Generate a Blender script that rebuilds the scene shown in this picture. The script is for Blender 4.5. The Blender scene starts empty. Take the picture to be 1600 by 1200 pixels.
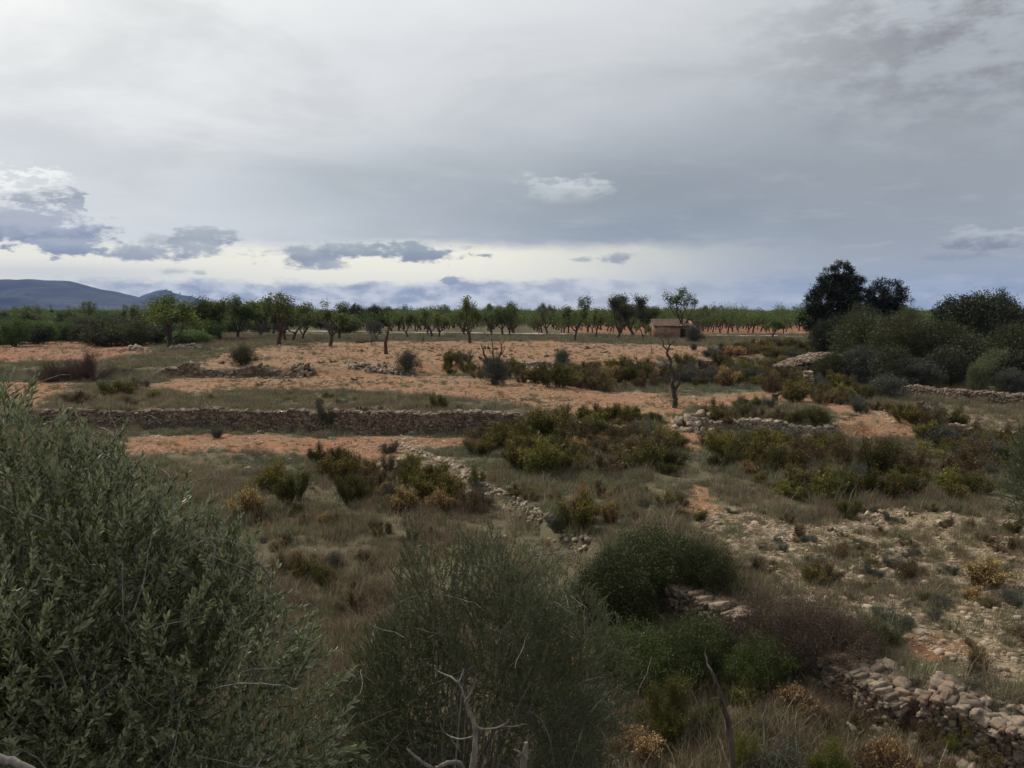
import bpy, math, random
import numpy as np
from mathutils import Vector
PI = math.pi
R = math.radians
scene = bpy.context.scene
HAZE_D = 5.5e-5
EXPO = 0.0
COL = scene.collection

# ------------------------------------------------------------------ camera
F = 1330.0                       # focal length in units of a 1600 wide picture
HOR = 487.0
PITCH = math.atan((600 - HOR) / F)
CAMZ = 5.5
cd = bpy.data.cameras.new('camera')
cam = bpy.data.objects.new('camera', cd)
COL.objects.link(cam)
cam.location = (0, 0, CAMZ)
cam.rotation_euler = (PI / 2 - PITCH, 0, 0)
cd.sensor_width = 36
cd.lens = 36 * F / 1600
cd.clip_start = 0.1
cd.clip_end = 40000
scene.camera = cam

def ray(px, py):
    cx, cy = (px - 800) / F, (600 - py) / F
    return (cx, math.cos(PITCH) + cy * math.sin(PITCH), -math.sin(PITCH) + cy * math.cos(PITCH))

def on_plane(px, py, z):
    d = ray(px, py)
    t = (z - CAMZ) / d[2]
    return (d[0] * t, d[1] * t)

# ------------------------------------------------------------------ noise
def _hash(ix, iy, s):
    n = (ix * 374761393 + iy * 668265263 + s * 1442695041) & 0xFFFFFFFF
    n = ((n ^ (n >> 13)) * 1274126177) & 0xFFFFFFFF
    n = n ^ (n >> 16)
    return (n & 0xFFFF) / 65535.0

def vnoise(x, y, s=0):
    x = np.asarray(x, float); y = np.asarray(y, float)
    ix = np.floor(x).astype(np.int64); iy = np.floor(y).astype(np.int64)
    fx = x - ix; fy = y - iy
    fx = fx * fx * (3 - 2 * fx); fy = fy * fy * (3 - 2 * fy)
    a = _hash(ix, iy, s); b = _hash(ix + 1, iy, s)
    c = _hash(ix, iy + 1, s); d = _hash(ix + 1, iy + 1, s)
    return (a * (1 - fx) + b * fx) * (1 - fy) + (c * (1 - fx) + d * fx) * fy

def fbm(x, y, s=0, o=4):
    t = 0; a = 0.5
    for k in range(o):
        t = t + a * (vnoise(np.asarray(x) * 2 ** k, np.asarray(y) * 2 ** k, s + k) - 0.5)
        a *= 0.5
    return t * 2

def sstep(a, b, x):
    t = np.clip((np.asarray(x, float) - a) / (b - a), 0, 1)
    return t * t * (3 - 2 * t)

# ------------------------------------------------------------------ terrain
D_PX = [(612, 688), (700, 725), (790, 775), (835, 802), (900, 836), (985, 880), (1070, 918),
        (1150, 950), (1290, 1020), (1420, 1080), (1600, 1135)]
D_PTS = [on_plane(a, b, 0.0) for a, b in D_PX]
D_X = np.array([p[0] for p in D_PTS]); D_Y = np.array([p[1] for p in D_PTS])
D_X = np.concatenate([[-7.0], D_X, [9.0, 16.0]]); D_Y = np.concatenate([[39.0], D_Y, [9.0, 4.0]])
L1_X = np.array([-200, -19, -0.3, 8.6, 14, 20, 200]); L1_Y = np.array([41, 39.6, 38.4, 39.3, 37.2, 38, 42])
L2_X = np.array([-200, -25, -16, -8, 2, 16, 60, 300]); L2_Y = np.array([60, 60, 60.5, 64, 68, 72, 75, 80])

def low(y):
    return .56 * sstep(36, 17, y)

def hgt(x, y, micro=True):
    x = np.asarray(x, float); y = np.asarray(y, float)
    y1 = np.interp(x, L1_X, L1_Y); y2 = np.interp(x, L2_X, L2_Y)
    s1 = 0.85 - 0.4 * sstep(0, 7, x)
    w1 = 0.12 + 1.6 * sstep(1, 4, x) * (1 - sstep(7, 8.5, x)) + 1.5 * sstep(15, 17, x)
    z = s1 * sstep(-w1, w1, y - y1)
    s2 = 1.45 - s1
    w2 = 0.2 + 1.6 * sstep(-16, -13, x)
    z = z + s2 * sstep(-w2, w2, y - y2)
    yd = np.interp(x, D_X, D_Y)
    z = z - low(y) * (1 - sstep(-0.22, 0.22, (y - yd) * 0.5))
    # a soft bank on the right where the path climbs
    if micro:
        near = np.exp(-((y / 400.0) ** 2))
        z = z + near * (0.16 * fbm(x / 6, y / 6, 3) + 0.07 * fbm(x / 1.3, y / 1.3, 9) + 0.03 * fbm(x / .35, y / .35, 21, 2))
    return z

def ground(px, py):
    d = ray(px, py)
    t = 3.0; tp = t
    for _ in range(700):
        z = CAMZ + d[2] * t
        if z < float(hgt(d[0] * t, d[1] * t)): break
        tp = t; t *= 1.012
    for _ in range(14):
        m = (tp + t) / 2
        if CAMZ + d[2] * m < float(hgt(d[0] * m, d[1] * m)): t = m
        else: tp = m
    return (d[0] * t, d[1] * t, float(hgt(d[0] * t, d[1] * t)))

# ------------------------------------------------------------------ soil zones
def zone(pix): return np.array([ground(a, b)[:2] for a, b in pix])
ZONES = {
 'field_a': [(285, 577), (330, 560), (430, 541), (500, 536), (620, 534), (860, 533), (1100, 541), (1200, 548), (1190, 561), (1000, 566), (860, 567), (770, 584), (640, 592), (520, 592), (455, 580)],
 'field_b': [(225, 603), (300, 590), (460, 586), (560, 586), (700, 586), (780, 592), (860, 598), (960, 612), (1100, 618), (1240, 606), (1270, 622), (1110, 642), (1010, 662), (880, 648), (780, 628), (600, 613), (420, 608), (300, 615)],
 'strip_c': [(170, 692), (240, 681), (420, 682), (690, 683), (745, 688), (700, 700), (610, 718), (480, 716), (300, 710), (210, 712)],
 'left_red': [(-80, 535), (60, 534), (225, 533), (235, 553), (160, 562), (60, 566), (-80, 566)],
 'left_low': [(-80, 596), (80, 597), (120, 612), (40, 640), (-80, 640)],
 'bank_r': [(1290, 662), (1345, 645), (1400, 640), (1445, 668), (1450, 690), (1380, 688), (1320, 678)],
 'bank_r2': [(1190, 600), (1255, 598), (1330, 628), (1340, 645), (1290, 640), (1210, 622)],
 'patch_r': [(1150, 685), (1260, 690), (1270, 702), (1160, 700)],
 'patch_r3': [(1540, 690), (1600, 695), (1600, 715), (1550, 710)],
 'path_top': [(1030, 652), (1085, 652), (1100, 690), (1104, 720), (1094, 745), (1106, 790), (1094, 800), (1080, 750), (1056, 738), (1078, 712), (1046, 690)],
 'red_spot': [(1415, 980), (1500, 998), (1520, 1020), (1450, 1025)],
 'red_spot2': [(850, 990), (935, 985), (925, 1045), (860, 1070)],
 'red_spot3': [(520, 1075), (575, 1060), (580, 1110), (530, 1130)],
}
STONY = {
 'stony': [(1098, 822), (1150, 796), (1260, 812), (1360, 792), (1480, 805), (1700, 830), (1700, 1100), (1560, 1060), (1440, 1000), (1330, 960), (1230, 935), (1150, 885)],
 'path_mid': [(1108, 812), (1128, 815), (1180, 850), (1235, 880), (1265, 905), (1235, 908), (1170, 870), (1125, 840)],
 'far_strip': [(1350, 655), (1420, 628), (1600, 655), (1600, 672), (1500, 668)],
 'ridge': [(560, 700), (640, 684), (800, 770), (790, 790)],
}
ZP = {k: zone(v) for k, v in ZONES.items()}
SP = {k: zone(v) for k, v in STONY.items()}

def sdist(poly, x, y):
    x = np.asarray(x, float); y = np.asarray(y, float)
    inside = np.zeros(x.shape, bool); dmin = np.full(x.shape, 1e9)
    n = len(poly)
    for i in range(n):
        ax, ay = poly[i]; bx, by = poly[(i + 1) % n]
        ex, ey = bx - ax, by - ay
        t = np.clip(((x - ax) * ex + (y - ay) * ey) / (ex * ex + ey * ey + 1e-9), 0, 1)
        d = np.hypot(x - ax - t * ex, y - ay - t * ey)
        dmin = np.minimum(dmin, d)
        c = ((ay > y) != (by > y)) & (x < (bx - ax) * (y - ay) / (by - ay + 1e-12) + ax)
        inside ^= c
    return np.where(inside, dmin, -dmin)

def fields(x, y):
    """soil (bare), stony cover for any point of the terrain"""
    x = np.asarray(x, float); y = np.asarray(y, float)
    w = 0.25 + y / 60.0
    nz = fbm(x / 2.2, y / 2.2, 55) * w * 1.6 + fbm(x / .5, y / .5, 77, 2) * w * 0.7
    soil = np.zeros(x.shape); red = np.zeros(x.shape)
    for k, p in ZP.items():
        s = sstep(-w, w, sdist(p, x, y) + nz)
        soil = np.maximum(soil, s)
        r = {'left_red': 1, 'left_low': .8, 'strip_c': .6, 'red_spot': 1, 'red_spot2': .8, 'red_spot3': .8}.get(k, 0.25)
        red = np.maximum(red, s * r)
    st = np.zeros(x.shape)
    for k, p in SP.items():
        st = np.maximum(st, sstep(-w, w, sdist(p, x, y) + nz))
    # orchard floor beyond the track
    o = sstep(154, 160, y) * sstep(3, 20, x + fbm(x / 20, y / 20, 5) * 10) * (1 - sstep(300, 340, y))
    soil = np.maximum(soil, o); red = np.maximum(red, o * .75)
    return soil, red, st

# ------------------------------------------------------------------ node helper
def new_mat(name):
    m = bpy.data.materials.new(name); m.use_nodes = True
    m.node_tree.nodes.clear()
    return m, m.node_tree

class E:
    T = None
    def __init__(s, v): s.v = v
    @staticmethod
    def m(op, *a, clamp=False):
        n = E.T.nodes.new('ShaderNodeMath'); n.operation = op; n.use_clamp = clamp
        for i, q in enumerate(a):
            q = q.v if isinstance(q, E) else q
            if isinstance(q, (int, float)): n.inputs[i].default_value = q
            else: E.T.links.new(q, n.inputs[i])
        return E(n.outputs[0])
    def __add__(s, o): return E.m('ADD', s, o)
    __radd__ = __add__
    def __sub__(s, o): return E.m('SUBTRACT', s, o)
    def __rsub__(s, o): return E.m('SUBTRACT', o, s)
    def __mul__(s, o): return E.m('MULTIPLY', s, o)
    __rmul__ = __mul__
    def __truediv__(s, o): return E.m('DIVIDE', s, o)
    def ss(s, a, b):
        n = E.T.nodes.new('ShaderNodeMapRange'); n.interpolation_type = 'SMOOTHSTEP'
        E.T.links.new(s.v, n.inputs[0]); n.inputs[1].default_value = a; n.inputs[2].default_value = b
        return E(n.outputs[0])

def node(t, kind, **kw):
    n = t.nodes.new(kind)
    for k, v in kw.items(): setattr(n, k, v)
    return n

def mixc(t, fac, a, b):
    n = t.nodes.new('ShaderNodeMix'); n.data_type = 'RGBA'
    for sock, q in ((n.inputs[0], fac), (n.inputs[6], a), (n.inputs[7], b)):
        q = q.v if isinstance(q, E) else q
        if isinstance(q, (int, float)): sock.default_value = q
        elif isinstance(q, (tuple, list)): sock.default_value = (*q, 1) if len(q) == 3 else q
        else: t.links.new(q, sock)
    return n.outputs[2]

def noise_tex(t, vec, scale, detail=3, rough=.55, dist=0.0):
    n = t.nodes.new('ShaderNodeTexNoise')
    n.inputs['Scale'].default_value = scale; n.inputs['Detail'].default_value = detail
    n.inputs['Roughness'].default_value = rough; n.inputs['Distortion'].default_value = dist
    if vec is not None: t.links.new(vec, n.inputs['Vector'])
    return n.outputs['Fac']

# ------------------------------------------------------------------ materials
def foliage_mat(name, dark, light, tip, back=None, gloss=0.06, trans=0.25, rough=.5):
    """v in 0..1 on every leaf picks its own colour between dark and light; t marks the young or dry tips, on the near olives also painted leaf highlights"""
    m, t = new_mat(name); E.T = t
    av = node(t, 'ShaderNodeAttribute', attribute_name='v'); at = node(t, 'ShaderNodeAttribute', attribute_name='t')
    oi = node(t, 'ShaderNodeObjectInfo')
    c = mixc(t, E(av.outputs['Fac']), dark, light)
    c = mixc(t, E(at.outputs['Fac']), c, tip)
    hsv = node(t, 'ShaderNodeHueSaturation')
    t.links.new(c, hsv.inputs['Color'])
    v = E(oi.outputs['Random'])
    t.links.new((v * 0.6 + 0.72).v, hsv.inputs['Value'])
    v2 = E.m('FRACT', v * 7.31)
    t.links.new((v2 * 0.026 + 0.484).v, hsv.inputs['Hue'])
    c = hsv.outputs[0]
    if back:
        g = node(t, 'ShaderNodeNewGeometry')
        c = mixc(t, E(g.outputs['Backfacing']), c, back)
    d = node(t, 'ShaderNodeBsdfDiffuse'); t.links.new(c, d.inputs[0])
    tr = node(t, 'ShaderNodeBsdfTranslucent'); t.links.new(c, tr.inputs[0])
    mx = node(t, 'ShaderNodeMixShader'); mx.inputs[0].default_value = trans
    t.links.new(d.outputs[0], mx.inputs[1]); t.links.new(tr.outputs[0], mx.inputs[2])
    o = node(t, 'ShaderNodeOutputMaterial')
    if gloss > 0:
        gl = node(t, 'ShaderNodeBsdfGlossy'); gl.inputs['Roughness'].default_value = rough
        gl.inputs[0].default_value = (1, 1, 1, 1)
        m2 = node(t, 'ShaderNodeMixShader'); m2.inputs[0].default_value = gloss
        t.links.new(mx.outputs[0], m2.inputs[1]); t.links.new(gl.outputs[0], m2.inputs[2])
        t.links.new(m2.outputs[0], o.inputs[0])
    else:
        t.links.new(mx.outputs[0], o.inputs[0])
    return m

def bark_mat(name, c1, c2, scale=12, bump=.6):
    m, t = new_mat(name); E.T = t
    tc = node(t, 'ShaderNodeTexCoord')
    mp = node(t, 'ShaderNodeMapping'); mp.inputs['Scale'].default_value = (1, 1, .3)
    t.links.new(tc.outputs['Object'], mp.inputs[0])
    n = noise_tex(t, mp.outputs[0], scale, 5, .65)
    c = mixc(t, E(n).ss(.35, .65), c1, c2)
    p = node(t, 'ShaderNodeBsdfPrincipled'); p.inputs['Roughness'].default_value = .9
    p.inputs['Specular IOR Level'].default_value = .15
    t.links.new(c, p.inputs['Base Color'])
    b = node(t, 'ShaderNodeBump'); b.inputs['Strength'].default_value = bump; b.inputs['Distance'].default_value = .02
    t.links.new(n, b.inputs['Height']); t.links.new(b.outputs[0], p.inputs['Normal'])
    o = node(t, 'ShaderNodeOutputMaterial'); t.links.new(p.outputs[0], o.inputs[0])
    return m

def stone_mat(name, cols, bump=.7, scale=9):
    m, t = new_mat(name); E.T = t
    av = node(t, 'ShaderNodeAttribute', attribute_name='v')
    tc = node(t, 'ShaderNodeTexCoord')
    n = noise_tex(t, tc.outputs['Object'], scale, 6, .65)
    n2 = noise_tex(t, tc.outputs['Object'], scale * .35, 3, .6)
    c = mixc(t, E(av.outputs['Fac']).ss(0, .8), cols[0], cols[1])
    c = mixc(t, E(n).ss(.42, .62) * .55, c, cols[2])
    c = mixc(t, E(n2).ss(.5, .62) * .7, c, cols[3])
    p = node(t, 'ShaderNodeBsdfPrincipled'); p.inputs['Roughness'].default_value = .92
    p.inputs['Specular IOR Level'].default_value = .2
    t.links.new(c, p.inputs['Base Color'])
    b = node(t, 'ShaderNodeBump'); b.inputs['Strength'].default_value = bump; b.inputs['Distance'].default_value = .02
    t.links.new(n, b.inputs['Height']); t.links.new(b.outputs[0], p.inputs['Normal'])
    o = node(t, 'ShaderNodeOutputMaterial'); t.links.new(p.outputs[0], o.inputs[0])
    return m

M = {}
M['olive'] = foliage_mat('olive_leaf', (.046, .062, .018), (.115, .138, .048), (.32, .34, .19), back=(.22, .24, .15), gloss=.03, trans=.2, rough=.4)
M['wild'] = foliage_mat('wild_olive_leaf', (.045, .06, .022), (.09, .11, .04), (.14, .16, .065), back=(.12, .135, .075), gloss=.02, trans=.22)
M['almond'] = foliage_mat('almond_leaf', (.05, .076, .018), (.12, .155, .036), (.15, .18, .045), gloss=.02, trans=.45)
M['greyalmond'] = foliage_mat('grey_almond_leaf', (.055, .056, .032), (.09, .09, .05), (.11, .105, .06), gloss=.02, trans=.3)
M['orchard'] = foliage_mat('orchard_leaf', (.05, .08, .02), (.10, .14, .034), (.13, .165, .042), gloss=.02, trans=.42)
M['pine'] = foliage_mat('pine_needle', (.010, .017, .008), (.022, .032, .014), (.03, .04, .017), gloss=.02, trans=.08)
M['oak'] = foliage_mat('oak_leaf', (.02, .027, .011), (.04, .048, .018), (.06, .062, .026), gloss=.03, trans=.1)
M['scrub'] = foliage_mat('scrub_leaf', (.034, .040, .015), (.066, .070, .027), (.095, .095, .04), gloss=.02, trans=.2)
M['lightscrub'] = foliage_mat('light_scrub_leaf', (.07, .088, .034), (.11, .13, .055), (.14, .15, .07), gloss=.03, trans=.3)
M['greyscrub'] = foliage_mat('grey_scrub_leaf', (.045, .052, .034), (.078, .085, .06), (.10, .105, .075), gloss=.03, trans=.15)
M['gorse'] = foliage_mat('gorse_leaf', (.040, .047, .014), (.085, .087, .023), (.33, .245, .06), gloss=.01, trans=.25)
M['gorsebrown'] = foliage_mat('brown_gorse_leaf', (.072, .056, .026), (.13, .10, .042), (.33, .22, .08), gloss=.02, trans=.15)
M['dryheath'] = foliage_mat('dry_heath_leaf', (.10, .062, .03), (.17, .11, .05), (.52, .38, .15), gloss=.01, trans=.15)
M['broom'] = foliage_mat('broom_leaf', (.07, .078, .016), (.14, .145, .028), (.34, .27, .05), gloss=.02, trans=.2)
M['lentisk'] = foliage_mat('lentisk_leaf', (.027, .036, .011), (.055, .068, .02), (.10, .105, .035), gloss=.02, trans=.15)
M['greenbush'] = foliage_mat('green_bush_leaf', (.036, .054, .013), (.068, .094, .022), (.11, .13, .035), gloss=.02, trans=.25)
M['redbush'] = foliage_mat('reddish_bush_leaf', (.068, .05, .036), (.11, .082, .056), (.16, .115, .075), gloss=.02, trans=.15)
M['grass'] = foliage_mat('grass_blade', (.085, .10, .045), (.17, .175, .09), (.32, .28, .17), gloss=.02, trans=.35)
M['dry'] = foliage_mat('dry_grass_blade', (.11, .088, .056), (.225, .178, .112), (.40, .33, .21), gloss=.02, trans=.35)
M['herb'] = foliage_mat('herb_leaf', (.10, .12, .075), (.18, .20, .13), (.24, .25, .17), gloss=.02, trans=.2)
M['bark'] = bark_mat('dark_bark', (.035, .028, .023), (.09, .075, .06))
M['redbark'] = bark_mat('reddish_bark', (.045, .024, .017), (.095, .052, .036))
M['greybark'] = bark_mat('grey_bark', (.10, .09, .08), (.22, .20, .175), 20, .8)
M['palebark'] = bark_mat('pale_dead_wood', (.13, .115, .095), (.27, .245, .21), 25, .8)
M['twig'] = bark_mat('thin_twig', (.07, .06, .048), (.15, .13, .105))
M['browntwig'] = bark_mat('brown_twig', (.06, .04, .03), (.12, .08, .06))
M['stone'] = stone_mat('dry_stone', [(.11, .086, .062), (.29, .232, .17), (.07, .058, .045), (.22, .15, .10)])
M['palestone'] = stone_mat('pale_stone', [(.22, .18, .135), (.42, .35, .27), (.14, .115, .09), (.33, .235, .15)])
M['pebble'] = stone_mat('pebble', [(.30, .22, .15), (.56, .47, .35), (.24, .19, .14), (.44, .27, .16)], scale=25)

# ------------------------------------------------------------------ mesh building
def mk_mesh(name, V, F4=None, F3=None, mats=(), attrs=None, smooth=False, mati=None):
    me = bpy.data.meshes.new(name)
    V = np.asarray(V, np.float32)
    me.vertices.add(len(V)); me.vertices.foreach_set('co', V.ravel())
    n4 = 0 if F4 is None else len(F4); n3 = 0 if F3 is None else len(F3)
    idx = []
    if n4: idx.append(np.asarray(F4, np.int32).ravel())
    if n3: idx.append(np.asarray(F3, np.int32).ravel())
    idx = np.concatenate(idx)
    tot = np.concatenate([np.full(n4, 4, np.int32), np.full(n3, 3, np.int32)])
    st = np.concatenate([[0], np.cumsum(tot)[:-1]]).astype(np.int32)
    me.loops.add(len(idx)); me.loops.foreach_set('vertex_index', idx)
    me.polygons.add(len(tot)); me.polygons.foreach_set('loop_start', st); me.polygons.foreach_set('loop_total', tot)
    if smooth: me.polygons.foreach_set('use_smooth', np.ones(len(tot), bool))
    for m in mats: me.materials.append(m)
    if mati is not None: me.polygons.foreach_set('material_index', np.asarray(mati, np.int32))
    for k, a in (attrs or {}).items():
        at = me.attributes.new(k, 'FLOAT', 'POINT'); at.data.foreach_set('value', np.asarray(a, np.float32))
    me.update(calc_edges=True)
    return me

class Geo:
    """collects pieces with several materials into one mesh"""
    def __init__(s): s.V = []; s.F = []; s.v = []; s.t = []; s.mi = []; s.n = 0
    def add(s, V, F, v=0.5, t=0.0, mi=0):
        V = np.asarray(V, float); F = np.asarray(F, int)
        if len(V) == 0: return
        s.V.append(V); s.F.append(F + s.n); s.n += len(V)
        s.v.append(np.broadcast_to(v, (len(V),)).astype(float)); s.t.append(np.broadcast_to(t, (len(V),)).astype(float))
        s.mi.append(np.full(len(F), mi))
    def box(s): 
        V = np.concatenate(s.V); return V.min(0), V.max(0)
    def mesh(s, name, mats, smooth=False, xf=None):
        V = np.concatenate(s.V)
        if xf is not None: V = xf(V)
        return mk_mesh(name, V, F4=np.concatenate(s.F), mats=mats, attrs={'v': np.concatenate(s.v), 't': np.concatenate(s.t)},
                       smooth=smooth, mati=np.concatenate(s.mi))

def unit(a): return a / (np.linalg.norm(a, axis=-1, keepdims=True) + 1e-9)

def leaf_geo(rng, P, D, L, W):
    """kite shaped leaves, 4 corners each"""
    n = len(P)
    D = unit(D); rnd = unit(rng.normal(size=(n, 3)))
    S = unit(np.cross(D, rnd))
    L = np.broadcast_to(L, (n,))[:, None]; W = np.broadcast_to(W, (n,))[:, None]
    V = np.stack([P, P + D * L * .45 + S * W * .5, P + D * L, P + D * L * .45 - S * W * .5], 1).reshape(-1, 3)
    Fq = np.arange(n * 4).reshape(n, 4)
    return V, Fq

def tube(poly, rad, sides=5):
    P = np.asarray(poly, float); n = len(P)
    T = np.gradient(P, axis=0); T = unit(T)
    ref = np.array([0.3, 0.2, 1.0]) if abs(T[0][2]) < .9 else np.array([1.0, 0.2, 0])
    A = unit(np.cross(T, ref)); B = np.cross(T, A)
    a = np.arange(sides) * 2 * PI / sides
    rad = np.broadcast_to(rad, (n,))
    V = P[:, None, :] + rad[:, None, None] * (np.cos(a)[None, :, None] * A[:, None, :] + np.sin(a)[None, :, None] * B[:, None, :])
    V = V.reshape(-1, 3)
    i = np.arange(n - 1)[:, None] * sides; j = np.arange(sides)[None, :]; k = (j + 1) % sides
    Fq = np.stack([i + j, i + k, i + sides + k, i + sides + j], -1).reshape(-1, 4)
    return V, Fq

def perp(rng, d):
    r = rng.normal(size=3); r = r - d * np.dot(r, d)
    return r / (np.linalg.norm(r) + 1e-9)

def grow(rng, p, d, L, r, lev, out, tips, nch=(2, 4), ang=(25, 50), up=.25, gnarl=.18, taper=.62, shrink=(.62, .82), seg=5):
    pts = [p.copy()]; q = p.copy(); dd = d.copy()
    for i in range(seg):
        dd = unit(dd + rng.normal(size=3) * gnarl + np.array([0, 0, up * .25]))
        q = q + dd * L / seg; pts.append(q.copy())
    rr = np.linspace(r, r * (taper if lev > 0 else .35), seg + 1)
    out.append((np.array(pts), rr))
    if lev == 0:
        tips.append(np.array(pts)); return
    n = rng.integers(nch[0], nch[1] + 1)
    az0 = rng.uniform(0, 2 * PI)
    for k in range(n):
        f = 1.0 if k < 2 else rng.uniform(.45, .9)
        s = pts[int(round(f * seg))]
        a = R(rng.uniform(*ang))
        s1 = perp(rng, dd)
        nd = unit(dd * math.cos(a) + s1 * math.sin(a) + np.array([0, 0, up]))
        grow(rng, s, nd, L * rng.uniform(*shrink), r * taper * rng.uniform(.7, .95), lev - 1, out, tips, nch, ang, up, gnarl, taper, shrink, seg)

def tips_leaves(rng, tips, per, rad, L, W, upb=.3, tipf=.12):
    P = []
    for t in tips:
        f = rng.uniform(.1, 1.05, per); idx = f * (len(t) - 1)
        i = np.clip(idx.astype(int), 0, len(t) - 2); fr = (idx - i)[:, None]
        P.append(t[i] * (1 - fr) + t[i + 1] * fr + rng.normal(size=(per, 3)) * rad)
    P = np.concatenate(P); n = len(P)
    D = rng.normal(size=(n, 3)); D[:, 2] += upb
    V, Fq = leaf_geo(rng, P, D, L * rng.uniform(.6, 1.3, n), W * rng.uniform(.7, 1.2, n))
    v = np.repeat(rng.uniform(0, 1, n), 4)
    t = np.repeat((rng.uniform(0, 1, n) < tipf) * rng.uniform(.4, 1, n), 4)
    return V, Fq, v, t

# prototype: list of (part name, mesh), natural height, natural width
class Proto:
    def __init__(s, parts, h, w): s.parts = parts; s.h = h; s.w = w

def tree_proto(seed, name, H, Wd, leafmat, barkmat, lev=3, per=60, rad=.16, L=.13, W=.07, trunk=.25, r0=.13, limbs=3,
               ang=(25, 50), up=.25, gnarl=.18, lean=.1, nch=(2, 4), tipf=.12, skipleaf=0.0, sides=6, twig=True):
    rng = np.random.default_rng(seed)
    out, tips = [], []
    th = H * trunk
    pts = [np.zeros(3) - np.array([0, 0, .15])]; q = np.zeros(3); d = unit(np.array([rng.normal() * lean, rng.normal() * lean, 1.0]))
    pts.append(q.copy())
    for i in range(4):
        d = unit(d + rng.normal(size=3) * gnarl * .7 * np.array([1, 1, .2])); q = q + d * th / 4; pts.append(q.copy())
    out.append((np.array(pts), r0 * np.array([1.45, 1.2, 1.0, .9, .85, .85])))
    a0 = rng.uniform(0, 2 * PI)
    for k in range(limbs):
        az = a0 + k * 2 * PI / limbs + rng.uniform(-.4, .4); a = R(rng.uniform(*ang))
        nd = unit(np.array([math.cos(az) * math.sin(a), math.sin(az) * math.sin(a), math.cos(a)]))
        grow(rng, q.copy(), nd, H * .3 * rng.uniform(.8, 1.2), r0 * .62, lev - 1, out, tips, nch, (20, 48), up, gnarl)
    allp = np.concatenate([t for t in tips])
    sz = H / (allp[:, 2].max() + rad); 
    ex = np.percentile(np.hypot(allp[:, 0], allp[:, 1]), 92)
    sx = (Wd / 2) / (ex + rad)
    S = np.array([sx, sx, sz])
    g = Geo()
    for P, rr in out:
        if not twig and rr[0] < .012: continue
        P2 = P * S
        V, Fq = tube(P2, rr, sides if rr[0] > .04 else 4); g.add(V, Fq)
    trunk_m = g.mesh(name + '_trunk', [barkmat], smooth=True)
    tips = [t * S for t in tips if rng.uniform() > skipleaf]
    V, Fq, v, t = tips_leaves(rng, tips, per, rad, L, W, tipf=tipf)
    g2 = Geo(); g2.add(V, Fq, v, t)
    crown_m = g2.mesh(name + '_crown', [leafmat])
    return Proto([('trunk', trunk_m), ('crown', crown_m)], H, Wd)

def envelope_proto(seed, name, H, Wd, leafmat, barkmat, lobes, nclump, per, crad, L, W, trunk_h, r0=.18, upb=.3, tipf=.1, stems=1, pert=.5):
    """a dense crown: clumps of leaves on and inside several lobes (cx,cy,cz,rx,ry,rz in fractions of size), limbs run to the lobes"""
    rng = np.random.default_rng(seed)
    g = Geo(); C = []
    lob = np.array(lobes, float)
    sc = np.array([Wd / 2, Wd / 2, H])
    vol = lob[:, 3] * lob[:, 4] * lob[:, 5]; pr = vol ** .67; pr /= pr.sum()
    pick = rng.choice(len(lob), nclump, p=pr)
    dirs = unit(rng.normal(size=(nclump, 3))); rad = rng.uniform(.35, 1, nclump) ** .35
    rad = rad * (1 + pert * fbm(dirs[:, 0] * 2.7 + pick * 3.1 + dirs[:, 2], dirs[:, 1] * 2.7 + dirs[:, 2] * 2.2, seed, 3))
    c = (lob[pick, :3] + dirs * rad[:, None] * lob[pick, 3:6]) * sc
    c[:, 2] = np.maximum(c[:, 2], .12 + rng.uniform(0, .1, nclump))
    P = np.repeat(c, per, 0) + rng.normal(size=(nclump * per, 3)) * crad
    D = rng.normal(size=P.shape) + np.repeat(dirs, per, 0) * .8; D[:, 2] += upb
    n = len(P)
    V, Fq = leaf_geo(rng, P, D, L * rng.uniform(.6, 1.3, n), W * rng.uniform(.7, 1.2, n))
    cv = np.repeat(rng.uniform(-.25, .25, nclump), per)
    v = np.repeat(np.clip(rng.uniform(0, 1, n) + cv, 0, 1), 4); t = np.repeat((rng.uniform(0, 1, n) < tipf) * rng.uniform(.4, 1, n), 4)
    g.add(V, Fq, v, t)
    crown = g.mesh(name + '_crown', [leafmat])
    g = Geo()
    for s in range(stems):
        a = rng.uniform(0, 2 * PI); top = np.array([math.cos(a) * .12 * Wd * (stems > 1), math.sin(a) * .12 * Wd * (stems > 1), trunk_h])
        base = top * np.array([.25, .25, 0]) - np.array([0, 0, .2])
        P = np.array([base, base * .6 + top * .4 + rng.normal(size=3) * .05, top])
        V, Fq = tube(P, [r0 * 1.3, r0, r0 * .8], 7); g.add(V, Fq)
        for i in rng.choice(nclump, min(nclump, 26), replace=False):
            e = c[i] + dirs[i] * .10 * min(1, H / 3); mid = (top + e) / 2 + rng.normal(size=3) * .08 * Wd * .3 + np.array([0, 0, .04 * H])
            V, Fq = tube(np.array([top, mid, e]), [r0 * .4, r0 * .22, r0 * .06], 4); g.add(V, Fq)
    tr = g.mesh(name + '_trunk', [barkmat], smooth=True)
    return Proto([('trunk', tr), ('crown', crown)], H, Wd)

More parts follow.
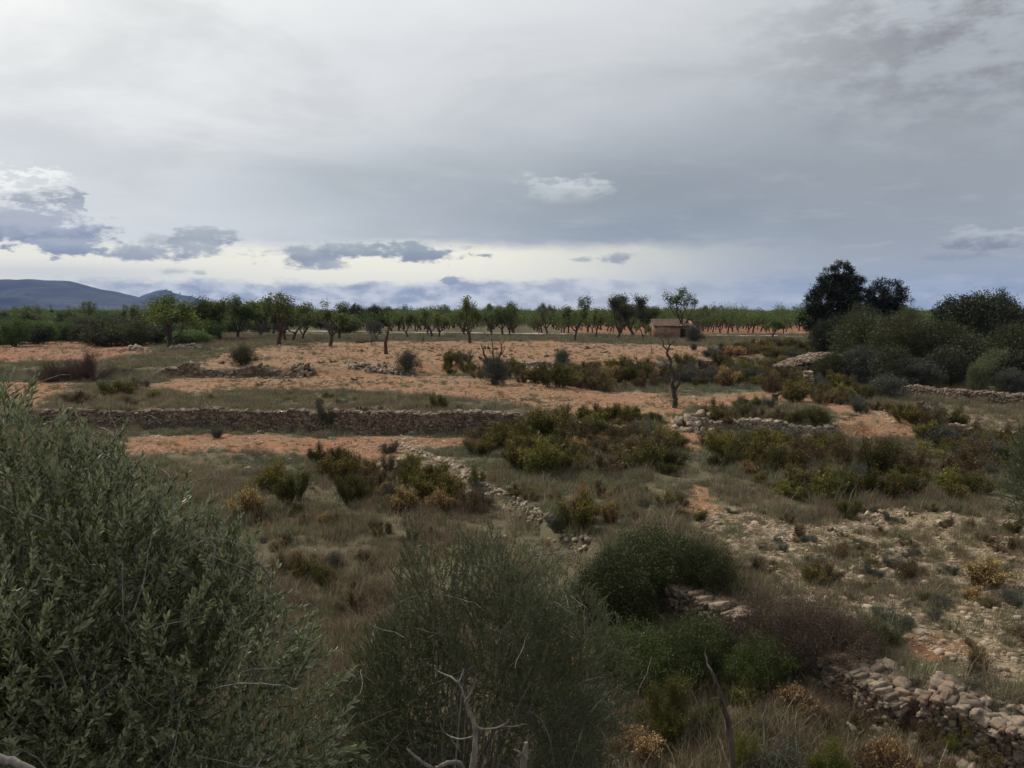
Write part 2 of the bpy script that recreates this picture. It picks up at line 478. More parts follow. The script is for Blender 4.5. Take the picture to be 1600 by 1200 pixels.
def shrub_proto(seed, name, H, Wd, leafmat, twigmat, nst=90, per=26, L=.06, W=.012, spread=1.0, tipf=.3, fuzz=.03, one=True, upb=1.0, dome=.75,
                r=.006, bare=0.25, sub=2, tipzone=.8, names=('stem', 'foliage')):
    """upright many stemmed bush: stems fan out from the root, sprigs of narrow leaves stand along them"""
    rng = np.random.default_rng(seed)
    gs = Geo(); gl = Geo()
    PP, DD, TT, VV = [], [], [], []
    # a few clumps of stems give the uneven outline
    nb = max(3, nst // 14); bh = rng.uniform(.42, 1.0, nb); baz = rng.uniform(0, 2 * PI, nb); brr = rng.uniform(0, 1, nb) ** .6
    for i in range(nst):
        b = rng.integers(nb)
        az = baz[b] + rng.normal() * .34; rr = np.clip(brr[b] + rng.normal() * .12, 0, 1)
        h = H * (math.sqrt(max(0, 1 - (dome * rr) ** 2))) * bh[b] * rng.uniform(.8, 1.05)
        base = np.array([math.cos(az), math.sin(az), 0]) * rr * Wd * .5 * .35
        end = np.array([math.cos(az) * rr * Wd * .5 * spread, math.sin(az) * rr * Wd * .5 * spread, h])
        mid = (base + end) / 2 + np.array([0, 0, -.06 * h]) + rng.normal(size=3) * .05 * Wd
        tt = np.linspace(0, 1, 6)[:, None]
        pts = (1 - tt) ** 2 * (base - [0, 0, .08]) + 2 * tt * (1 - tt) * mid + tt ** 2 * end
        V, Fq = tube(pts, np.linspace(r, r * .3, 6), 3); gs.add(V, Fq)
        tang = unit(end - mid)
        lines = [(pts, bare)]
        for s in range(sub):
            k = rng.integers(2, 5); e2 = pts[k] + (tang + rng.normal(size=3) * .55) * h * rng.uniform(.15, .3)
            l2 = np.linspace(pts[k], e2, 4); V, Fq = tube(l2, np.linspace(r * .5, r * .2, 4), 3); gs.add(V, Fq)
            lines.append((l2, .1))
        dead = rng.uniform() < .12
        for pts2, br in lines:
            f = rng.uniform(br, 1.03, per if br > .15 else per // 2); idx = f * (len(pts2) - 1); j = np.clip(idx.astype(int), 0, len(pts2) - 2); fr = (idx - j)[:, None]
            p = pts2[j] * (1 - fr) + pts2[j + 1] * fr + rng.normal(size=(len(f), 3)) * fuzz
            PP.append(p); DD.append(unit(pts2[-1] - pts2[-2]) * upb + rng.normal(size=p.shape) * .55)
            tip = (f > tipzone) & (rng.uniform(0, 1, len(f)) < tipf * 2.2)
            if rng.uniform() > tipf * 2.5 and not dead: tip = tip & False
            TT.append(np.where(tip, rng.uniform(.5, 1, len(f)), 0) if not dead else rng.uniform(.1, .45, len(f)))
            VV.append(np.clip(rng.uniform(0, 1, len(f)) * .7 + rng.uniform(0, .3), 0, 1))
    P = np.concatenate(PP); D = np.concatenate(DD); n = len(P)
    P[:, 2] = np.maximum(P[:, 2], .01)
    V, Fq = leaf_geo(rng, P, D, L * rng.uniform(.6, 1.3, n), W * rng.uniform(.7, 1.3, n))
    gl.add(V, Fq, np.repeat(np.concatenate(VV), 4), np.repeat(np.concatenate(TT), 4))
    if one:
        for V_, F_ in zip(gs.V, gs.F): pass
        Vs = np.concatenate(gs.V); Fs = np.concatenate(gs.F)
        gl.add(Vs, Fs, .5, 0, 1)
        return Proto([(None, gl.mesh(name, [leafmat, twigmat]))], H, Wd)
    return Proto([(names[0], gs.mesh(name + '_stems', [twigmat])), (names[1], gl.mesh(name + '_foliage', [leafmat]))], H, Wd)

def props(o, label=None, cat=None, group=None, kind=None):
    if label: o['label'] = label
    if cat: o['category'] = cat
    if group: o['group'] = group
    if kind: o['kind'] = kind

def put(proto, name, label, cat, loc, h=None, w=None, rz=None, group=None, rng=random, tilt=0.0):
    rz = rng.uniform(0, 2 * PI) if rz is None else rz
    sz = (h / proto.h) if h else 1; sx = (w / proto.w) if w else sz
    if len(proto.parts) == 1:
        o = bpy.data.objects.new(name, proto.parts[0][1]); COL.objects.link(o)
    else:
        o = bpy.data.objects.new(name, None); COL.objects.link(o); o.empty_display_size = .2
        for pn, me in proto.parts:
            c = bpy.data.objects.new(pn, me); COL.objects.link(c); c.parent = o
    o.location = loc; o.rotation_euler = (tilt, 0, rz); o.scale = (sx, sx, sz)
    props(o, label, cat, group)
    return o

def put_px(proto, name, label, cat, px, py, top=None, wpx=None, **kw):
    g = ground(px, py); k = g[1] / F
    kz = k * (1 + ((600 - py) / F) ** 2 * 0) 
    h = (py - top) * kz if top is not None else None
    w = wpx * k if wpx else None
    return put(proto, name, label, cat, (g[0], g[1], g[2] - .02), h, w, **kw)

rnd = random.Random(5)
NR = np.random.default_rng(11)

# ================================================================== GROUND
def axis(lo, hi, step, far, grow_=1.12):
    a = list(np.arange(lo, hi + 1e-6, step)); s = step
    while a[-1] < far: s *= grow_; a.append(a[-1] + s)
    return a
xs = axis(0, 30, .24, 7900); xs = [min(v, 7900.) for v in xs]; xs = np.array(sorted(set([-v for v in xs] + xs)))
ys_f = [v for v in axis(2, 74, .22, 7900, 1.06) if v < 7950]; ys_b = [-v for v in axis(0, 1, 1, 300, 1.4)]
ys = np.array(sorted(set(ys_b + [1.0] + ys_f)))
GX, GY = np.meshgrid(xs, ys)
gx, gy = GX.ravel(), GY.ravel()
gz = hgt(gx, gy)
soil, red, stony = fields(gx, gy)
nx_, ny_ = len(xs), len(ys)
ii = (np.arange(ny_ - 1)[:, None] * nx_ + np.arange(nx_ - 1)[None, :]).ravel()
GF = np.stack([ii, ii + 1, ii + nx_ + 1, ii + nx_], 1)
gmat, t = new_mat('terrace_ground'); E.T = t
tc = node(t, 'ShaderNodeTexCoord'); OB = tc.outputs['Object']
a_s = E(node(t, 'ShaderNodeAttribute', attribute_name='soil').outputs['Fac'])
a_r = E(node(t, 'ShaderNodeAttribute', attribute_name='red').outputs['Fac'])
a_t = E(node(t, 'ShaderNodeAttribute', attribute_name='stony').outputs['Fac'])
n1 = E(noise_tex(t, OB, .35, 5, .6)); n2 = E(noise_tex(t, OB, 2.3, 5, .65)); n3 = E(noise_tex(t, OB, 11, 4, .7)); n4 = E(noise_tex(t, OB, 45, 3, .7))
vor = node(t, 'ShaderNodeTexVoronoi'); vor.inputs['Scale'].default_value = 9; t.links.new(OB, vor.inputs['Vector'])
vorc = node(t, 'ShaderNodeSeparateColor'); t.links.new(vor.outputs['Color'], vorc.inputs[0])
under = mixc(t, n2.ss(.38, .62), (.07, .062, .038), (.125, .105, .062))
under = mixc(t, n1.ss(.42, .6) * .6, under, (.12, .125, .065))
under = mixc(t, n3.ss(.5, .7) * .5, under, (.21, .165, .11))
under = mixc(t, n4.ss(.5, .62) * .6, under, (.26, .21, .14))
under = mixc(t, n4.ss(.48, .36) * .6, under, (.045, .042, .025))
soilc = mixc(t, n2.ss(.35, .65), (.215, .112, .055), (.31, .175, .095))
redc = mixc(t, n2.ss(.35, .65), (.20, .075, .037), (.29, .12, .06))
soilc = mixc(t, a_r, soilc, redc)
soilc = mixc(t, n1.ss(.46, .6) * .55, soilc, (.20, .14, .08))
nL = E(noise_tex(t, OB, .9, 6, .7, .6))
soilc = mixc(t, nL.ss(.50, .62) * .6, soilc, (.17, .125, .075))
soilc = mixc(t, nL.ss(.44, .34) * .5, soilc, (.37, .25, .155))
peb = (E(vor.outputs['Distance']).ss(.45, .2)) * E(vorc.outputs[0]).ss(.45, .6)
soilc = mixc(t, peb * .75, soilc, (.50, .38, .27))
stc = mixc(t, n3.ss(.4, .6), (.17, .14, .088), (.36, .29, .195))
sm = (a_s + (n3 - .5) * .7 + (n2 - .5) * .5).ss(.35, .65)
c = mixc(t, (a_t + (n3 - .5) * .8).ss(.4, .8) * .75, under, stc)
c = mixc(t, sm, c, soilc)
c = mixc(t, n4.ss(.55, .75) * .25, c, (.35, .27, .18))
p = node(t, 'ShaderNodeBsdfPrincipled'); p.inputs['Roughness'].default_value = .95; p.inputs['Specular IOR Level'].default_value = .1
t.links.new(c, p.inputs['Base Color'])
bm = node(t, 'ShaderNodeBump'); bm.inputs['Strength'].default_value = .9; bm.inputs['Distance'].default_value = .05
t.links.new((n3 * .6 + n4 * .4 + peb * .3).v, bm.inputs['Height']); t.links.new(bm.outputs[0], p.inputs['Normal'])
o = node(t, 'ShaderNodeOutputMaterial'); t.links.new(p.outputs[0], o.inputs[0])
gme = mk_mesh('ground', np.stack([gx, gy, gz], 1), F4=GF, mats=[gmat], attrs={'soil': soil, 'red': red, 'stony': stony}, smooth=True)
go = bpy.data.objects.new('ground', gme); COL.objects.link(go); props(go, kind='structure')

# track: a pale sheet that follows the flat land beyond the trees
tmat, t = new_mat('pale_gravel'); E.T = t
tc = node(t, 'ShaderNodeTexCoord'); n = E(noise_tex(t, tc.outputs['Object'], 1.2, 5, .7))
c = mixc(t, n.ss(.35, .65), (.30, .26, .20), (.46, .41, .33))
p = node(t, 'ShaderNodeBsdfPrincipled'); p.inputs['Roughness'].default_value = .95
t.links.new(c, p.inputs['Base Color']); o = node(t, 'ShaderNodeOutputMaterial'); t.links.new(p.outputs[0], o.inputs[0])
TR = [(300, 517), (400, 518), (550, 519.5), (700, 521), (850, 522.5), (1010, 524), (1120, 525), (1260, 527)]
tp = np.array([on_plane(a, b, 1.45) for a, b in TR])
tx = np.linspace(tp[0, 0], tp[-1, 0], 120); ty = np.interp(tx, tp[:, 0], tp[:, 1])
def strip(name, tx, ty, w, mat, lift=.03):
    V = []; 
    for x_, y_ in zip(tx, ty):
        for k in (-w / 2, 0, w / 2):
            V.append((x_, y_ + k, float(hgt(x_, y_ + k)) + lift + .12))
    Fq = [(i * 3 + j, (i + 1) * 3 + j, (i + 1) * 3 + j + 1, i * 3 + j + 1) for i in range(len(tx) - 1) for j in (0, 1)]
    o = bpy.data.objects.new(name, mk_mesh(name, V, F4=Fq, mats=[mat])); COL.objects.link(o); props(o, kind='structure')
strip('track', tx, ty, 3.6, tmat)

# ================================================================== HILLS
hm, t = new_mat('hill_scrub'); E.T = t
tc = node(t, 'ShaderNodeTexCoord'); n = E(noise_tex(t, tc.outputs['Object'], .004, 8, .65)); nb_ = E(noise_tex(t, tc.outputs['Object'], .02, 5, .65))
c = mixc(t, n.ss(.4, .62), (.012, .018, .018), (.034, .040, .034)); c = mixc(t, (nb_ * n).ss(.28, .4) * .5, c, (.10, .09, .08))
p = node(t, 'ShaderNodeBsdfPrincipled'); p.inputs['Roughness'].default_value = 1
t.links.new(c, p.inputs['Base Color']); o = node(t, 'ShaderNodeOutputMaterial'); t.links.new(p.outputs[0], o.inputs[0])
def hills(name, prof, Y, depth, seed, n=220):
    px = np.array([a for a, b in prof]); pz = np.array([(HOR - b) for a, b in prof]) / F * Y + CAMZ
    X = (px - 800) / F * Y
    gx_ = np.linspace(X[0], X[-1], n); gy_ = np.linspace(-1, 1, 61)
    A, B = np.meshgrid(gx_, gy_)
    crest = np.interp(A, X, pz)
    sh = np.clip(1 - np.abs(B) ** 1.3, 0, 1)
    rid = np.abs(fbm(A / 450, B * depth / 450, seed, 6))
    Z = crest * (sh - rid * .55 * (sh * (1 - sh)) * 4 ) + fbm(A / 90, B * depth / 90, seed + 3, 4) * 8 * sh
    Z = np.minimum(Z, crest * 1.01)
    V = np.stack([A, Y + B * depth, Z - 3], -1).reshape(-1, 3)
    i = (np.arange(60)[:, None] * n + np.arange(n - 1)[None, :]).ravel()
    Fq = np.stack([i, i + 1, i + n + 1, i + n], 1)
    o = bpy.data.objects.new(name, mk_mesh(name, V, F4=Fq, mats=[hm], smooth=True)); COL.objects.link(o); props(o, kind='structure')
hills('hills', [(-900, 486), (-700, 470), (-450, 450), (-250, 441), (-120, 436), (0, 437), (45, 435.5), (80, 437), (112, 438), (130, 443), (150, 450), (178, 455), (200, 460), (215, 465), (235, 468), (262, 478), (300, 486)], 5000, 1100, 4)
hills('hills', [(170, 486), (205, 470), (235, 458), (250, 454), (262, 452.5), (275, 458), (290, 460), (302, 462), (312, 468), (318, 478), (340, 486)], 6600, 600, 8)
hills('hills', [(1290, 487), (1380, 485.5), (1450, 485), (1600, 484), (1900, 482), (2300, 486)], 7000, 500, 12)
#VEG0
# ================================================================== STONE WALLS
def cube_sphere(n=3):
    pts = {}; faces = []
    V = []
    def vid(p):
        k = tuple(np.round(p, 5))
        if k not in pts: pts[k] = len(V); V.append(p)
        return pts[k]
    for ax in range(3):
        for sg in (-1, 1):
            for i in range(n):
                for j in range(n):
                    q = []
                    for a, b in ((i, j), (i + 1, j), (i + 1, j + 1), (i, j + 1)):
                        p = np.zeros(3); p[ax] = sg; p[(ax + 1) % 3] = -1 + 2 * a / n; p[(ax + 2) % 3] = -1 + 2 * b / n
                        q.append(vid(p))
                    if sg < 0: q = q[::-1]
                    faces.append(q)
    return np.array(V), np.array(faces)
CS2 = cube_sphere(2); CS3 = cube_sphere(3); CS4 = cube_sphere(4)

def stone(rng, g, c, dim, rz=0, cs=CS3, v=None, round_=.5, tilt=.12):
    V0, Fq = cs
    U = unit(V0); P = V0 * (1 - round_) + U * round_ * 1.15
    k = rng.normal(size=(3, 3)) * 1.6; ph = rng.uniform(0, 6, 3)
    P = P * (1 + .12 * np.sin(U @ k.T + ph).sum(1, keepdims=True) * .6) + rng.normal(size=P.shape) * .095
    P = P * np.array(dim) / 2
    a, b = rng.normal(size=2) * tilt
    Rx = np.array([[1, 0, 0], [0, math.cos(a), -math.sin(a)], [0, math.sin(a), math.cos(a)]])
    Ry = np.array([[math.cos(b), 0, math.sin(b)], [0, 1, 0], [-math.sin(b), 0, math.cos(b)]])
    Rz = np.array([[math.cos(rz), -math.sin(rz), 0], [math.sin(rz), math.cos(rz), 0], [0, 0, 1]])
    g.add(P @ (Rz @ Rx @ Ry).T + np.array(c), Fq, rng.uniform(0, 1) if v is None else v)

def line_pts(pts, step):
    P = np.array(pts, float)[:, :2]; d = np.hypot(*np.diff(P, axis=0).T); s = np.concatenate([[0], np.cumsum(d)])
    return P, s
def dry_wall(seed, name, label, pts, height, course=.13, slen=(.16, .38), thick=.45, front=-1, mat='stone', cap=True, ragged=.1, cs=CS3,
             base=None, gaps=(), loose=0, group=None, hvar=None, sink=.1):
    """a dry stone wall along pts (world x,y); front is the side the faces look to. Stones are laid one by one on the lowest spot"""
    rng = np.random.default_rng(seed); g = Geo()
    P, s = line_pts(pts, .2); L = s[-1]; bs = .04; nb = int(L / bs); top = np.full(nb, -sink)
    U = (np.arange(nb) + .5) * bs
    Hm = np.full(nb, height) if hvar is None else np.interp(U, np.linspace(0, L, len(hvar)), hvar)
    Hm = Hm * (1 + ragged * fbm(U / 1.3, U * 0 + seed, 7, 3) * 2.5)
    for a0, b0 in gaps: Hm[(U > a0) & (U < b0)] = -1
    BX, BY = np.interp(U, s, P[:, 0]), np.interp(U, s, P[:, 1])
    e = 6; i0 = np.clip(np.arange(nb) - e, 0, nb - 1); i1 = np.clip(np.arange(nb) + e, 0, nb - 1)
    AN = np.arctan2(BY[i1] - BY[i0], BX[i1] - BX[i0])
    k_ = front * (thick / 2 + .35)
    ZB = hgt(BX - np.sin(AN) * k_, BY + np.cos(AN) * k_, False)
    def put_stone(i, l, z, hc, off, dep, last):
        x, y, a = BX[i], BY[i], AN[i]; nx, ny = -math.sin(a), math.cos(a)
        stone(rng, g, (x + nx * off, y + ny * off, ZB[i] + z + hc / 2), (l * 1.04, dep, hc * 1.06), a + rng.normal() * .06, cs, round_=.2, tilt=.09)
        if last and cap:
            for q in range(2 + int(thick > .6) * 2):
                o2 = off - front * (.15 + q * .22 + rng.uniform(-.05, .05))
                if abs(o2) > thick / 2 + .1: continue
                d = rng.uniform(.6, 1.1) * .2
                stone(rng, g, (x + nx * o2 + rng.normal() * .05, y + ny * o2, ZB[i] + z + hc * .5 + rng.uniform(-.03, .03)), (d * 1.3, d, d * .6), rng.uniform(0, 6), cs, round_=.4, tilt=.25)
    for _ in range(60000):
        act = np.where(top < Hm)[0]
        if not len(act): break
        i = act[np.argmin(top[act] + rng.uniform(0, .02, len(act)))]
        l = rng.uniform(*slen) * (1.0 if rng.uniform() > .15 else .5); n_ = max(1, int(l / bs))
        # run over the neighbours that lie about as low
        j = i
        while j < nb and j - i < n_ and top[j] < top[i] + .035: j += 1
        l2 = max((j - i) * bs, .06); hc = min(course * rng.uniform(.65, 1.35), l2 * 1.1)
        z = top[i:j].mean(); put_stone(min((i + j) // 2, nb - 1), l2, z, hc, front * (thick / 2 - .13 + rng.normal() * .022), .3, z + hc >= Hm[i])
        top[i:j] = z + hc
    for q in range(loose):
        i = rng.integers(nb); off = front * (thick / 2 + abs(rng.normal()) * .35); a = AN[i]
        x2, y2 = BX[i] - math.sin(a) * off, BY[i] + math.cos(a) * off; d = rng.uniform(.06, .2)
        stone(rng, g, (x2, y2, float(hgt(x2, y2)) + d * .2), (d * 1.4, d, d * .8), rng.uniform(0, 6), cs, round_=.4, tilt=.3)
    o = bpy.data.objects.new(name, g.mesh(name, [M[mat]])); COL.objects.link(o); props(o, label, 'stone wall', group, 'thing')
    return o
def tumbled(seed, label, pts, width, h, n, size, mat='palestone', cs=CS3, roundness=.45):
    """a collapsed wall: a long pile of loose stones"""
    rng = np.random.default_rng(seed); g = Geo(); P, s = line_pts(pts, .2); L = s[-1]
    for i in range(n):
        u = rng.uniform(0, L); w_ = rng.normal() * width * .36; x = np.interp(u, s, P[:, 0]); y = np.interp(u, s, P[:, 1])
        u2 = min(u + .3, L); u1 = u2 - .5; a = math.atan2(np.interp(u2, s, P[:, 1]) - np.interp(u1, s, P[:, 1]), np.interp(u2, s, P[:, 0]) - np.interp(u1, s, P[:, 0]))
        x, y = x - math.sin(a) * w_, y + math.cos(a) * w_; d = size[0] + (size[1] - size[0]) * rng.uniform() ** 2.2
        hh = h * max(0, 1 - (abs(w_) / (width * .55)) ** 1.5) * (.6 + .8 * vnoise(u / .8, seed))
        stone(rng, g, (x, y, float(hgt(x, y)) + hh * rng.uniform(0, 1) + d * .15), (d * 1.35, d, d * .75), rng.uniform(0, 6), cs, round_=roundness, tilt=.4)
    o = bpy.data.objects.new('tumbled_wall', g.mesh('tumbled_wall', [M[mat]])); COL.objects.link(o); props(o, label, 'stone wall', None, 'thing')
def seg(x0, x1, LX, LY, off=0, n=14):
    x = np.linspace(x0, x1, n); return np.stack([x, np.interp(x, LX, LY) + off], 1)
dry_wall(1, 'terrace_wall', 'long dry stone terrace wall of dark rubble with a pale coping, behind the reddish strip', seg(-22, .5, L1_X, L1_Y), .86, .105, (.13, .32), .5, loose=60)
dry_wall(2, 'terrace_wall', 'low pale broken stone wall half hidden in shrubs, right of the trodden path head', seg(8.2, 14.3, L1_X, L1_Y), .52, .11, (.14, .34), .5, ragged=.25, loose=60, mat='palestone')
dry_wall(3, 'terrace_wall', 'low broken dark rubble wall on the left beside a rounded green bush', seg(-25.2, -17.8, L2_X, L2_Y), .62, .13, (.16, .4), .6, ragged=.4, loose=70, gaps=((3.0, 3.4),))
dry_wall(4, 'terrace_wall', 'short collapsed rubble mound of wall stones between the dark left wall and red soil', seg(-17.4, -15.2, L2_X, L2_Y), .45, .13, (.16, .4), .9, ragged=.6, loose=50, hvar=[.1, .5, .55, .1])
def px_line(pix, z): return [on_plane(a, b, z) for a, b in pix]
dry_wall(5, 'terrace_wall', 'long straight pale topped stone wall at the right edge below the dark thicket', px_line([(1412, 617), (1500, 627), (1600, 636), (1680, 642)], .45), .55, .12, (.15, .38), .5, loose=30)
dry_wall(6, 'terrace_wall', 'thin low stone wall at the right behind brown shrubs, lower than the long one', px_line([(1485, 676), (1570, 684), (1620, 688)], .2), .4, .12, (.15, .34), .5, loose=20)
dry_wall(7, 'terrace_wall', 'very low line of whitish wall stones in the far heath before the round bush', [ground(*q)[:2] for q in [(1095, 568), (1180, 570)]], .35, .14, (.2, .4), .5, ragged=.4, loose=40, mat='palestone')
dry_wall(14, 'terrace_wall', 'faint line of pale stones along the far terrace edge left of the heath', [ground(*q)[:2] for q in [(795, 571), (868, 570)]], .3, .14, (.2, .4), .5, ragged=.4, loose=30, mat='palestone')
dry_wall(15, 'terrace_wall', 'few white wall stones showing through the gorse behind the middle gorse mass', [ground(*q)[:2] for q in [(895, 672), (975, 672)]], .3, .12, (.18, .35), .5, ragged=.4, loose=20, mat='palestone')
# the diagonal retaining wall in the foreground, in its visible stretches
def dline(x0, x1, n=10):
    x = np.linspace(x0, x1, n); return np.stack([x, np.interp(x, D_X, D_Y)], 1)
tumbled(8, 'diagonal tumbled line of small pale stones running down from the reddish strip', dline(-5.0, -.3), .28, .04, 560, (.03, .14))
tumbled(9, 'broken middle stretch of the diagonal stone line beside the golden crested gorse', dline(-.15, 1.8), .3, .05, 160, (.03, .13))
dry_wall(10, 'terrace_wall', 'upright stretch of rounded stone wall showing between the dark green and reddish bushes', dline(2.9, 4.35), .58, .12, (.11, .22), .6, cs=CS4, loose=30)
dry_wall(11, 'terrace_wall', 'flat topped low wall stretch in dry brown grass right of the reddish bush', dline(4.7, 5.85), .52, .085, (.07, .2), .8, cs=CS4, loose=70, ragged=.2)
dry_wall(12, 'terrace_wall', 'nearest broken wall at the bottom right corner, dark rubble under the loose stones', dline(5.95, 7.6), .4, .09, (.07, .2), .7, cs=CS4, loose=110, ragged=.5)
tumbled(13, 'pale tumbled stones lying loose on top of the nearest wall at the right corner', dline(5.9, 7.7), 1.0, .08, 330, (.03, .14), cs=CS3, roundness=.3, mat='stone')
# ruined stone hut on the rise, with a leaning pillar in front
gq = ground(1262, 606)
def rubble_heap(seed, name, label, cat, cx, cy, rx, ry, h, n, size, mat='stone', cs=CS3, rot=0, flat=.7):
    rng = np.random.default_rng(seed); g = Geo()
    for i in range(n):
        a = rng.uniform(0, 2 * PI); r = rng.uniform(0, 1) ** .5
        x = r * math.cos(a) * rx; y = r * math.sin(a) * ry
        x, y = x * math.cos(rot) - y * math.sin(rot), x * math.sin(rot) + y * math.cos(rot)
        d = size[0] + (size[1] - size[0]) * rng.uniform() ** 2; z = float(hgt(cx + x, cy + y)) + h * (1 - r ** (1 / (1 - flat + .01))) * 1.0 + rng.uniform(-.1, .05)
        stone(rng, g, (cx + x, cy + y, z), (d * 1.5, d, d * .75), rng.uniform(0, 6), cs, tilt=.4)
    o = bpy.data.objects.new(name, g.mesh(name, [M[mat]])); COL.objects.link(o); props(o, label, cat); return o
hx, hy, hz0 = ground(1262, 592)
ruin = bpy.data.objects.new('stone_ruin', None); COL.objects.link(ruin); ruin.location = (hx, hy, hz0)
props(ruin, 'collapsed round dry stone shelter with sloping rubble roof, overgrown, before the dark thicket', 'ruin')
def ruin_part(name, g, mat):
    o = bpy.data.objects.new(name, g.mesh('ruin_' + name, [M[mat]])); COL.objects.link(o); o.parent = ruin
rr_ = np.random.default_rng(77)
g = Geo()
for k in range(13):                       # curved wall
    n = 40
    for i in range(n):
        a = i / n * 2 * PI + rr_.uniform(-.03, .03); z = .07 + k * .13
        x, y = 2.45 * math.cos(a) * (1 - .012 * k), 1.9 * math.sin(a) * (1 - .012 * k)
        if z > .9 + .75 * sstep(-2.6, 1.6, x) + .1 * math.sin(7 * a): continue
        if y < 0 and .3 < x < 1.1 and z < 1.0: continue
        stone(rr_, g, (x, y, z), (.36, .3, .145), a + PI / 2, CS3)
ruin_part('wall', g, 'stone')
g = Geo()
for i in range(1100):                      # rubble roof, higher to the right
    a = rr_.uniform(0, 2 * PI); r = rr_.uniform(0, 1) ** .5
    x, y = r * math.cos(a) * 2.5, r * math.sin(a) * 2.0
    z = .95 + .75 * float(sstep(-2.6, 1.6, x)) + .28 * (1 - r ** 2) + rr_.uniform(-.06, .05); d = rr_.uniform(.08, .24)
    stone(rr_, g, (x, y, z), (d * 1.5, d, d * .55), rr_.uniform(0, 6), CS2, tilt=.25)
ruin_part('roof', g, 'stone')
g = Geo(); rr_ = np.random.default_rng(8)
for k in range(9):
    for q in range(2):
        stone(rr_, g, ((q - .5) * .26 - k * .02, rr_.normal() * .03, .06 + k * .14), (.3, .4, .15), rr_.normal() * .2, CS3)
o = bpy.data.objects.new('stone_pillar', g.mesh('stone_pillar', [M['palestone']])); COL.objects.link(o)
o.location = ground(1265, 610); props(o, 'slim leaning pillar of pale stones in front of the ruined round shelter', 'pillar')

def clump_stones(seed, label, px, py, rx, ry, h, n, size, mat='palestone'):
    g_ = ground(px, py); rubble_heap(seed, 'stone_heap', label, 'stone heap', g_[0], g_[1], rx, ry, h, n, size, mat)
clump_stones(21, 'scattered pale rubble heap at the foot of the bushy tree on the far left', 290, 545, 1.8, 2.0, .35, 60, (.2, .5))
clump_stones(22, 'orange tinted stone heap on the red soil left of the bushy tree', 212, 547, .7, .8, .4, 30, (.2, .5))
clump_stones(23, 'long low heap of field stones lying behind the red soil at far left', 140, 533, 9, 1.6, .5, 260, (.2, .6))
clump_stones(24, 'small grey stone heap on the reddish field left of the standing dead trunk', 475, 583, .9, .6, .35, 40, (.15, .35), 'stone')
clump_stones(25, 'rubble spread along the bare bank under the grey round bush', 590, 578, 2.6, .8, .25, 130, (.12, .3))
clump_stones(26, 'white stones beside the tall gorse right of the trodden path', 1092, 672, 1.2, .8, .3, 60, (.15, .35))
clump_stones(27, 'field stone heap under the leaning gorse left of the diagonal stone line', 600, 735, 1.2, .8, .15, 40, (.1, .25))

# ================================================================== FIELD HUT
hutx, huty, hutz = ground(1048, 528.5)
hut = bpy.data.objects.new('field_hut', None); COL.objects.link(hut); hut.location = (hutx, huty, hutz - .1); hut.rotation_euler = (0, 0, R(3))
props(hut, 'small tan stone field hut with a sagging tiled roof and missing door among trees', 'hut')
plas, t = new_mat('earth_plaster'); E.T = t
tc = node(t, 'ShaderNodeTexCoord'); n = E(noise_tex(t, tc.outputs['Object'], 1.3, 6, .65)); nn = E(noise_tex(t, tc.outputs['Object'], 6, 4, .65))
c = mixc(t, n.ss(.35, .65), (.17, .098, .062), (.30, .185, .12)); c = mixc(t, nn.ss(.5, .65) * .6, c, (.13, .085, .06))
p = node(t, 'ShaderNodeBsdfPrincipled'); p.inputs['Roughness'].default_value = .95; t.links.new(c, p.inputs['Base Color'])
bb = node(t, 'ShaderNodeBump'); bb.inputs['Strength'].default_value = .8; bb.inputs['Distance'].default_value = .05
t.links.new(nn.v, bb.inputs['Height']); t.links.new(bb.outputs[0], p.inputs['Normal'])
o = node(t, 'ShaderNodeOutputMaterial'); t.links.new(p.outputs[0], o.inputs[0])
tile, t = new_mat('clay_tile'); E.T = t
av = node(t, 'ShaderNodeAttribute', attribute_name='v')
c = mixc(t, E(av.outputs['Fac']), (.035, .022, .018), (.21, .13, .09))
p = node(t, 'ShaderNodeBsdfPrincipled'); p.inputs['Roughness'].default_value = .9; t.links.new(c, p.inputs['Base Color'])
o = node(t, 'ShaderNodeOutputMaterial'); t.links.new(p.outputs[0], o.inputs[0])
HL, HW, EH, RH = 6.0, 4.4, 2.05, 2.95      # length, width, eave, ridge
def box_(g, x0, x1, y0, y1, z0, z1, v=.5, mi=0):
    V = [(x, y, z) for x in (x0, x1) for y in (y0, y1) for z in (z0, z1)]
    g.add(V, [(0, 1, 3, 2), (4, 6, 7, 5), (0, 4, 5, 1), (2, 3, 7, 6), (0, 2, 6, 4), (1, 5, 7, 3)], v, 0, mi)
g = Geo(); hl, hw, th = HL / 2, HW / 2, .4
# front wall with a wide doorway, back wall, gables (pentagon prisms)
box_(g, -hl, .9, -hw, -hw + th, 0, EH); box_(g, 1.8, hl, -hw, -hw + th, 0, EH); box_(g, .9, 1.8, -hw, -hw + th, 1.5, EH)
box_(g, -hl, hl, hw - th, hw, 0, EH)
def gable(g, x0, x1, door):
    ys_ = [-hw + th, -.45, .45, hw - th] if door else [-hw + th, hw - th]
    def top(y): return EH + (RH - EH - .12) * (1 - abs(y) / hw)
    cuts = [-hw + th, -.45, 0, .45, hw - th]
    for a_, b_ in zip(cuts[:-1], cuts[1:]):
        z0 = 1.55 if door and a_ >= -.46 and b_ <= .46 else 0
        V = [(x0, a_, z0), (x1, a_, z0), (x1, b_, z0), (x0, b_, z0), (x0, a_, top(a_)), (x1, a_, top(a_)), (x1, b_, top(b_)), (x0, b_, top(b_))]
        g.add(V, [(0, 3, 2, 1), (4, 5, 6, 7), (0, 1, 5, 4), (2, 3, 7, 6), (1, 2, 6, 5), (0, 4, 7, 3)])
gable(g, -hl, -hl + th, True); gable(g, hl - th, hl, False)
